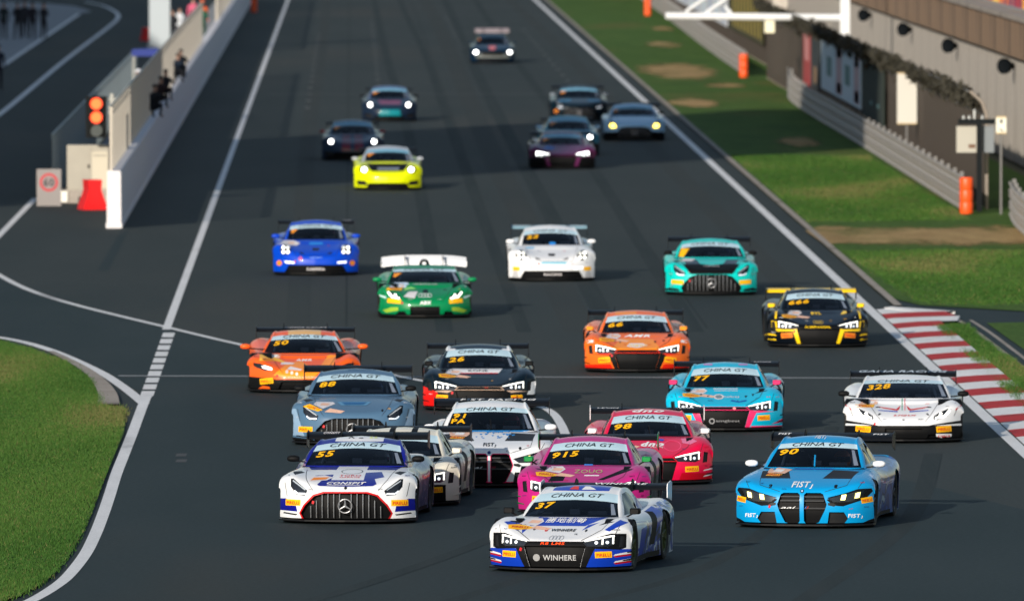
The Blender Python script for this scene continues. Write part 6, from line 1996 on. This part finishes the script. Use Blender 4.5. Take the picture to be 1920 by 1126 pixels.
# pale column and awning
b = MB(); b.box(-.48, .48, -.48, .48, 0, 7.5); b.box(-.56, .56, -.56, .56, 0, .25); o = b.build('column', mat('column_pale', rgb(176, 186, 192), .7)); o.location = (-8.9, 596, 0); tag(o, 'tall pale square column in the pit lane', 'column')
g = empty('blue_awning', (-7.1, 447, 0)); tag(g, 'blue awning over the pit wall stand', 'awning')
AWB = mat('awning_blue', rgb(14, 44, 130), .6)
b = MB(); b.add([(-.55, 0, 2.30), (.45, 0, 2.30), (.45, 2.2, 2.30), (-.55, 2.2, 2.30), (-.55, 0, 2.52), (.35, 0, 2.56), (.35, 2.2, 2.56), (-.55, 2.2, 2.52)], [(3, 2, 1, 0), (4, 5, 6, 7), (0, 1, 5, 4), (1, 2, 6, 5), (2, 3, 7, 6), (3, 0, 4, 7)]); b.build('canopy', AWB, g)
for x in (-.5, .4):
    for y in (.05, 2.1): b = MB(); b.bar((x, y, .3), (x, y, 2.3), .025, 6); b.build('leg', mat('pole_grey', (0, 0, 0, 1)), g)

# ------------------------------------------------------------------ people
T = lambda r_, g_, b_: mat('cloth_%d_%d_%d' % (r_, g_, b_), rgb(r_, g_, b_), .85)
dk1, dk2, dk3 = T(20, 24, 32), T(34, 36, 44), T(50, 34, 36)
gp = 'crew standing on the pit apron'
for px, rz, pose, top, lab in ((7, .3, 'stand', T(16, 30, 34), 'person in dark clothes at the left edge of the crew group'), (33, -.4, 'folded', dk1, 'person with folded arms and yellow badge, second from left in the crew group'),
                               (46, .6, 'stand', dk2, 'person in dark clothes half behind the folded-arms crew member'), (61, 0, 'stand', T(24, 22, 34), 'person in dark clothes, third crew member with reddish hair'), (82, 2.4, 'folded', dk2, 'person in dark clothes at the right end of the crew group')):
    p = P(px, 74 if px != 46 else 71); person(lab, (p.x, p.y, .006), rz, pose, top, T(18, 20, 28), gp)
p = P(-3, 170); person('person in dark blue cut by the left picture edge', (p.x, p.y, 0), .2, 'stand', T(14, 26, 48), T(14, 20, 36))
gp = 'photographers crouched on the pit wall'
for i, (d, top, lab) in enumerate(((389, dk1, 'nearest photographer crouched on top of the pit wall'), (402, dk3, 'photographer in brownish top crouched on the pit wall'), (413, dk2, 'third photographer crouched on the pit wall'), (443, T(24, 40, 58), 'photographer in dark blue crouched farther up the pit wall'), (451, dk1, 'farthest photographer crouched on the pit wall'))):
    person(lab, (-6.0, d, 1.47), .5 - .1 * i, 'crouch', top, dk1, gp, scale=.86)
person('marshal in white helmet and black overalls inside the pit island', (-7.2, 434, .30), -.6, 'stand', dk1, dk1, None, mat('cap_white', rgb(225, 228, 235), .3))
gp = 'marshals on the pit walkway'
b = MB(); b.box(-7.5, -6.3, 540, 584, .30, .85); struct(b.build('marshal_platform', CONCG))
person('marshal in orange jacket and green trousers on the pit wall platform', (-6.62, 570, .85), .3, 'stand', T(240, 100, 40), T(20, 90, 60), gp, mat('cap_orange', rgb(240, 100, 40), .5))
person('marshal in dark green overalls beside the orange jacket', (-6.45, 556, .85), -.2, 'folded', T(20, 80, 60), T(24, 60, 48), gp)
person('person in pink shirt behind the marshals', (-7.1, 577, .85), .1, 'stand', T(200, 90, 120), dk1, gp)
person('person in white top and black trousers behind the pale column', (-8.1, 606, 0), .4, 'stand', T(215, 220, 225), dk1)
person('person in black next to the red barrier in the pit lane', (-8.35, 600, 0), -.3, 'folded', dk1, dk1)
# orange marker at the far end of the pit wall
b = MB(); b.lathe([(0, .0005), (0, .17), (.95, .17), (.96, .0005)], 'z', 16); o = b.build('orange_barrel', ORB, None, 40); o.location = (-5.42, 716, 0); tag(o, 'orange barrel beside the pit wall at the top edge', 'barrel', 'orange barrels at guardrail ends')

# ------------------------------------------------------------------ pit building outside the picture, whose shade falls across the pits and the straight
bd_m = mat('building_panel', (.45, .46, .48, 1), .6); gl_m = mat('building_glass', (.03, .04, .05, 1), .15)
def block(label, x0, x1, y0, y1, h):
    g = empty('pit_building', (x0, y0, 0)); tag(g, label, 'building', 'pit buildings beyond the left edge')
    b = MB(); b.box(0, x1 - x0, 0, y1 - y0, 0, h); b.build('wall', bd_m, g)
    b = MB(); b.box(-.6, x1 - x0 + .6, -.6, y1 - y0 + .6, h, h + .8); b.build('roof', mat('roof_grey', (.3, .3, .31, 1), .7), g)
    me = None; n = int((y1 - y0) / 9)
    for k in range(min(n, 12)):
        for z in range(3, int(h) - 3, 8):
            if me is None: q = MB(); q.box(0, .06, 0, 5, 0, 3); me = q.mesh('window'); me.materials.append(gl_m)
            o = obj('window', me, g); o.location = (x1 - x0 + .004, 2 + k * 9, z)
block('long pit garage building beyond the left edge', -62, -40.3, 278, 900, 23)
block('tower of the pit building beyond the left edge', -46, -40, 278.5, 325, 46)
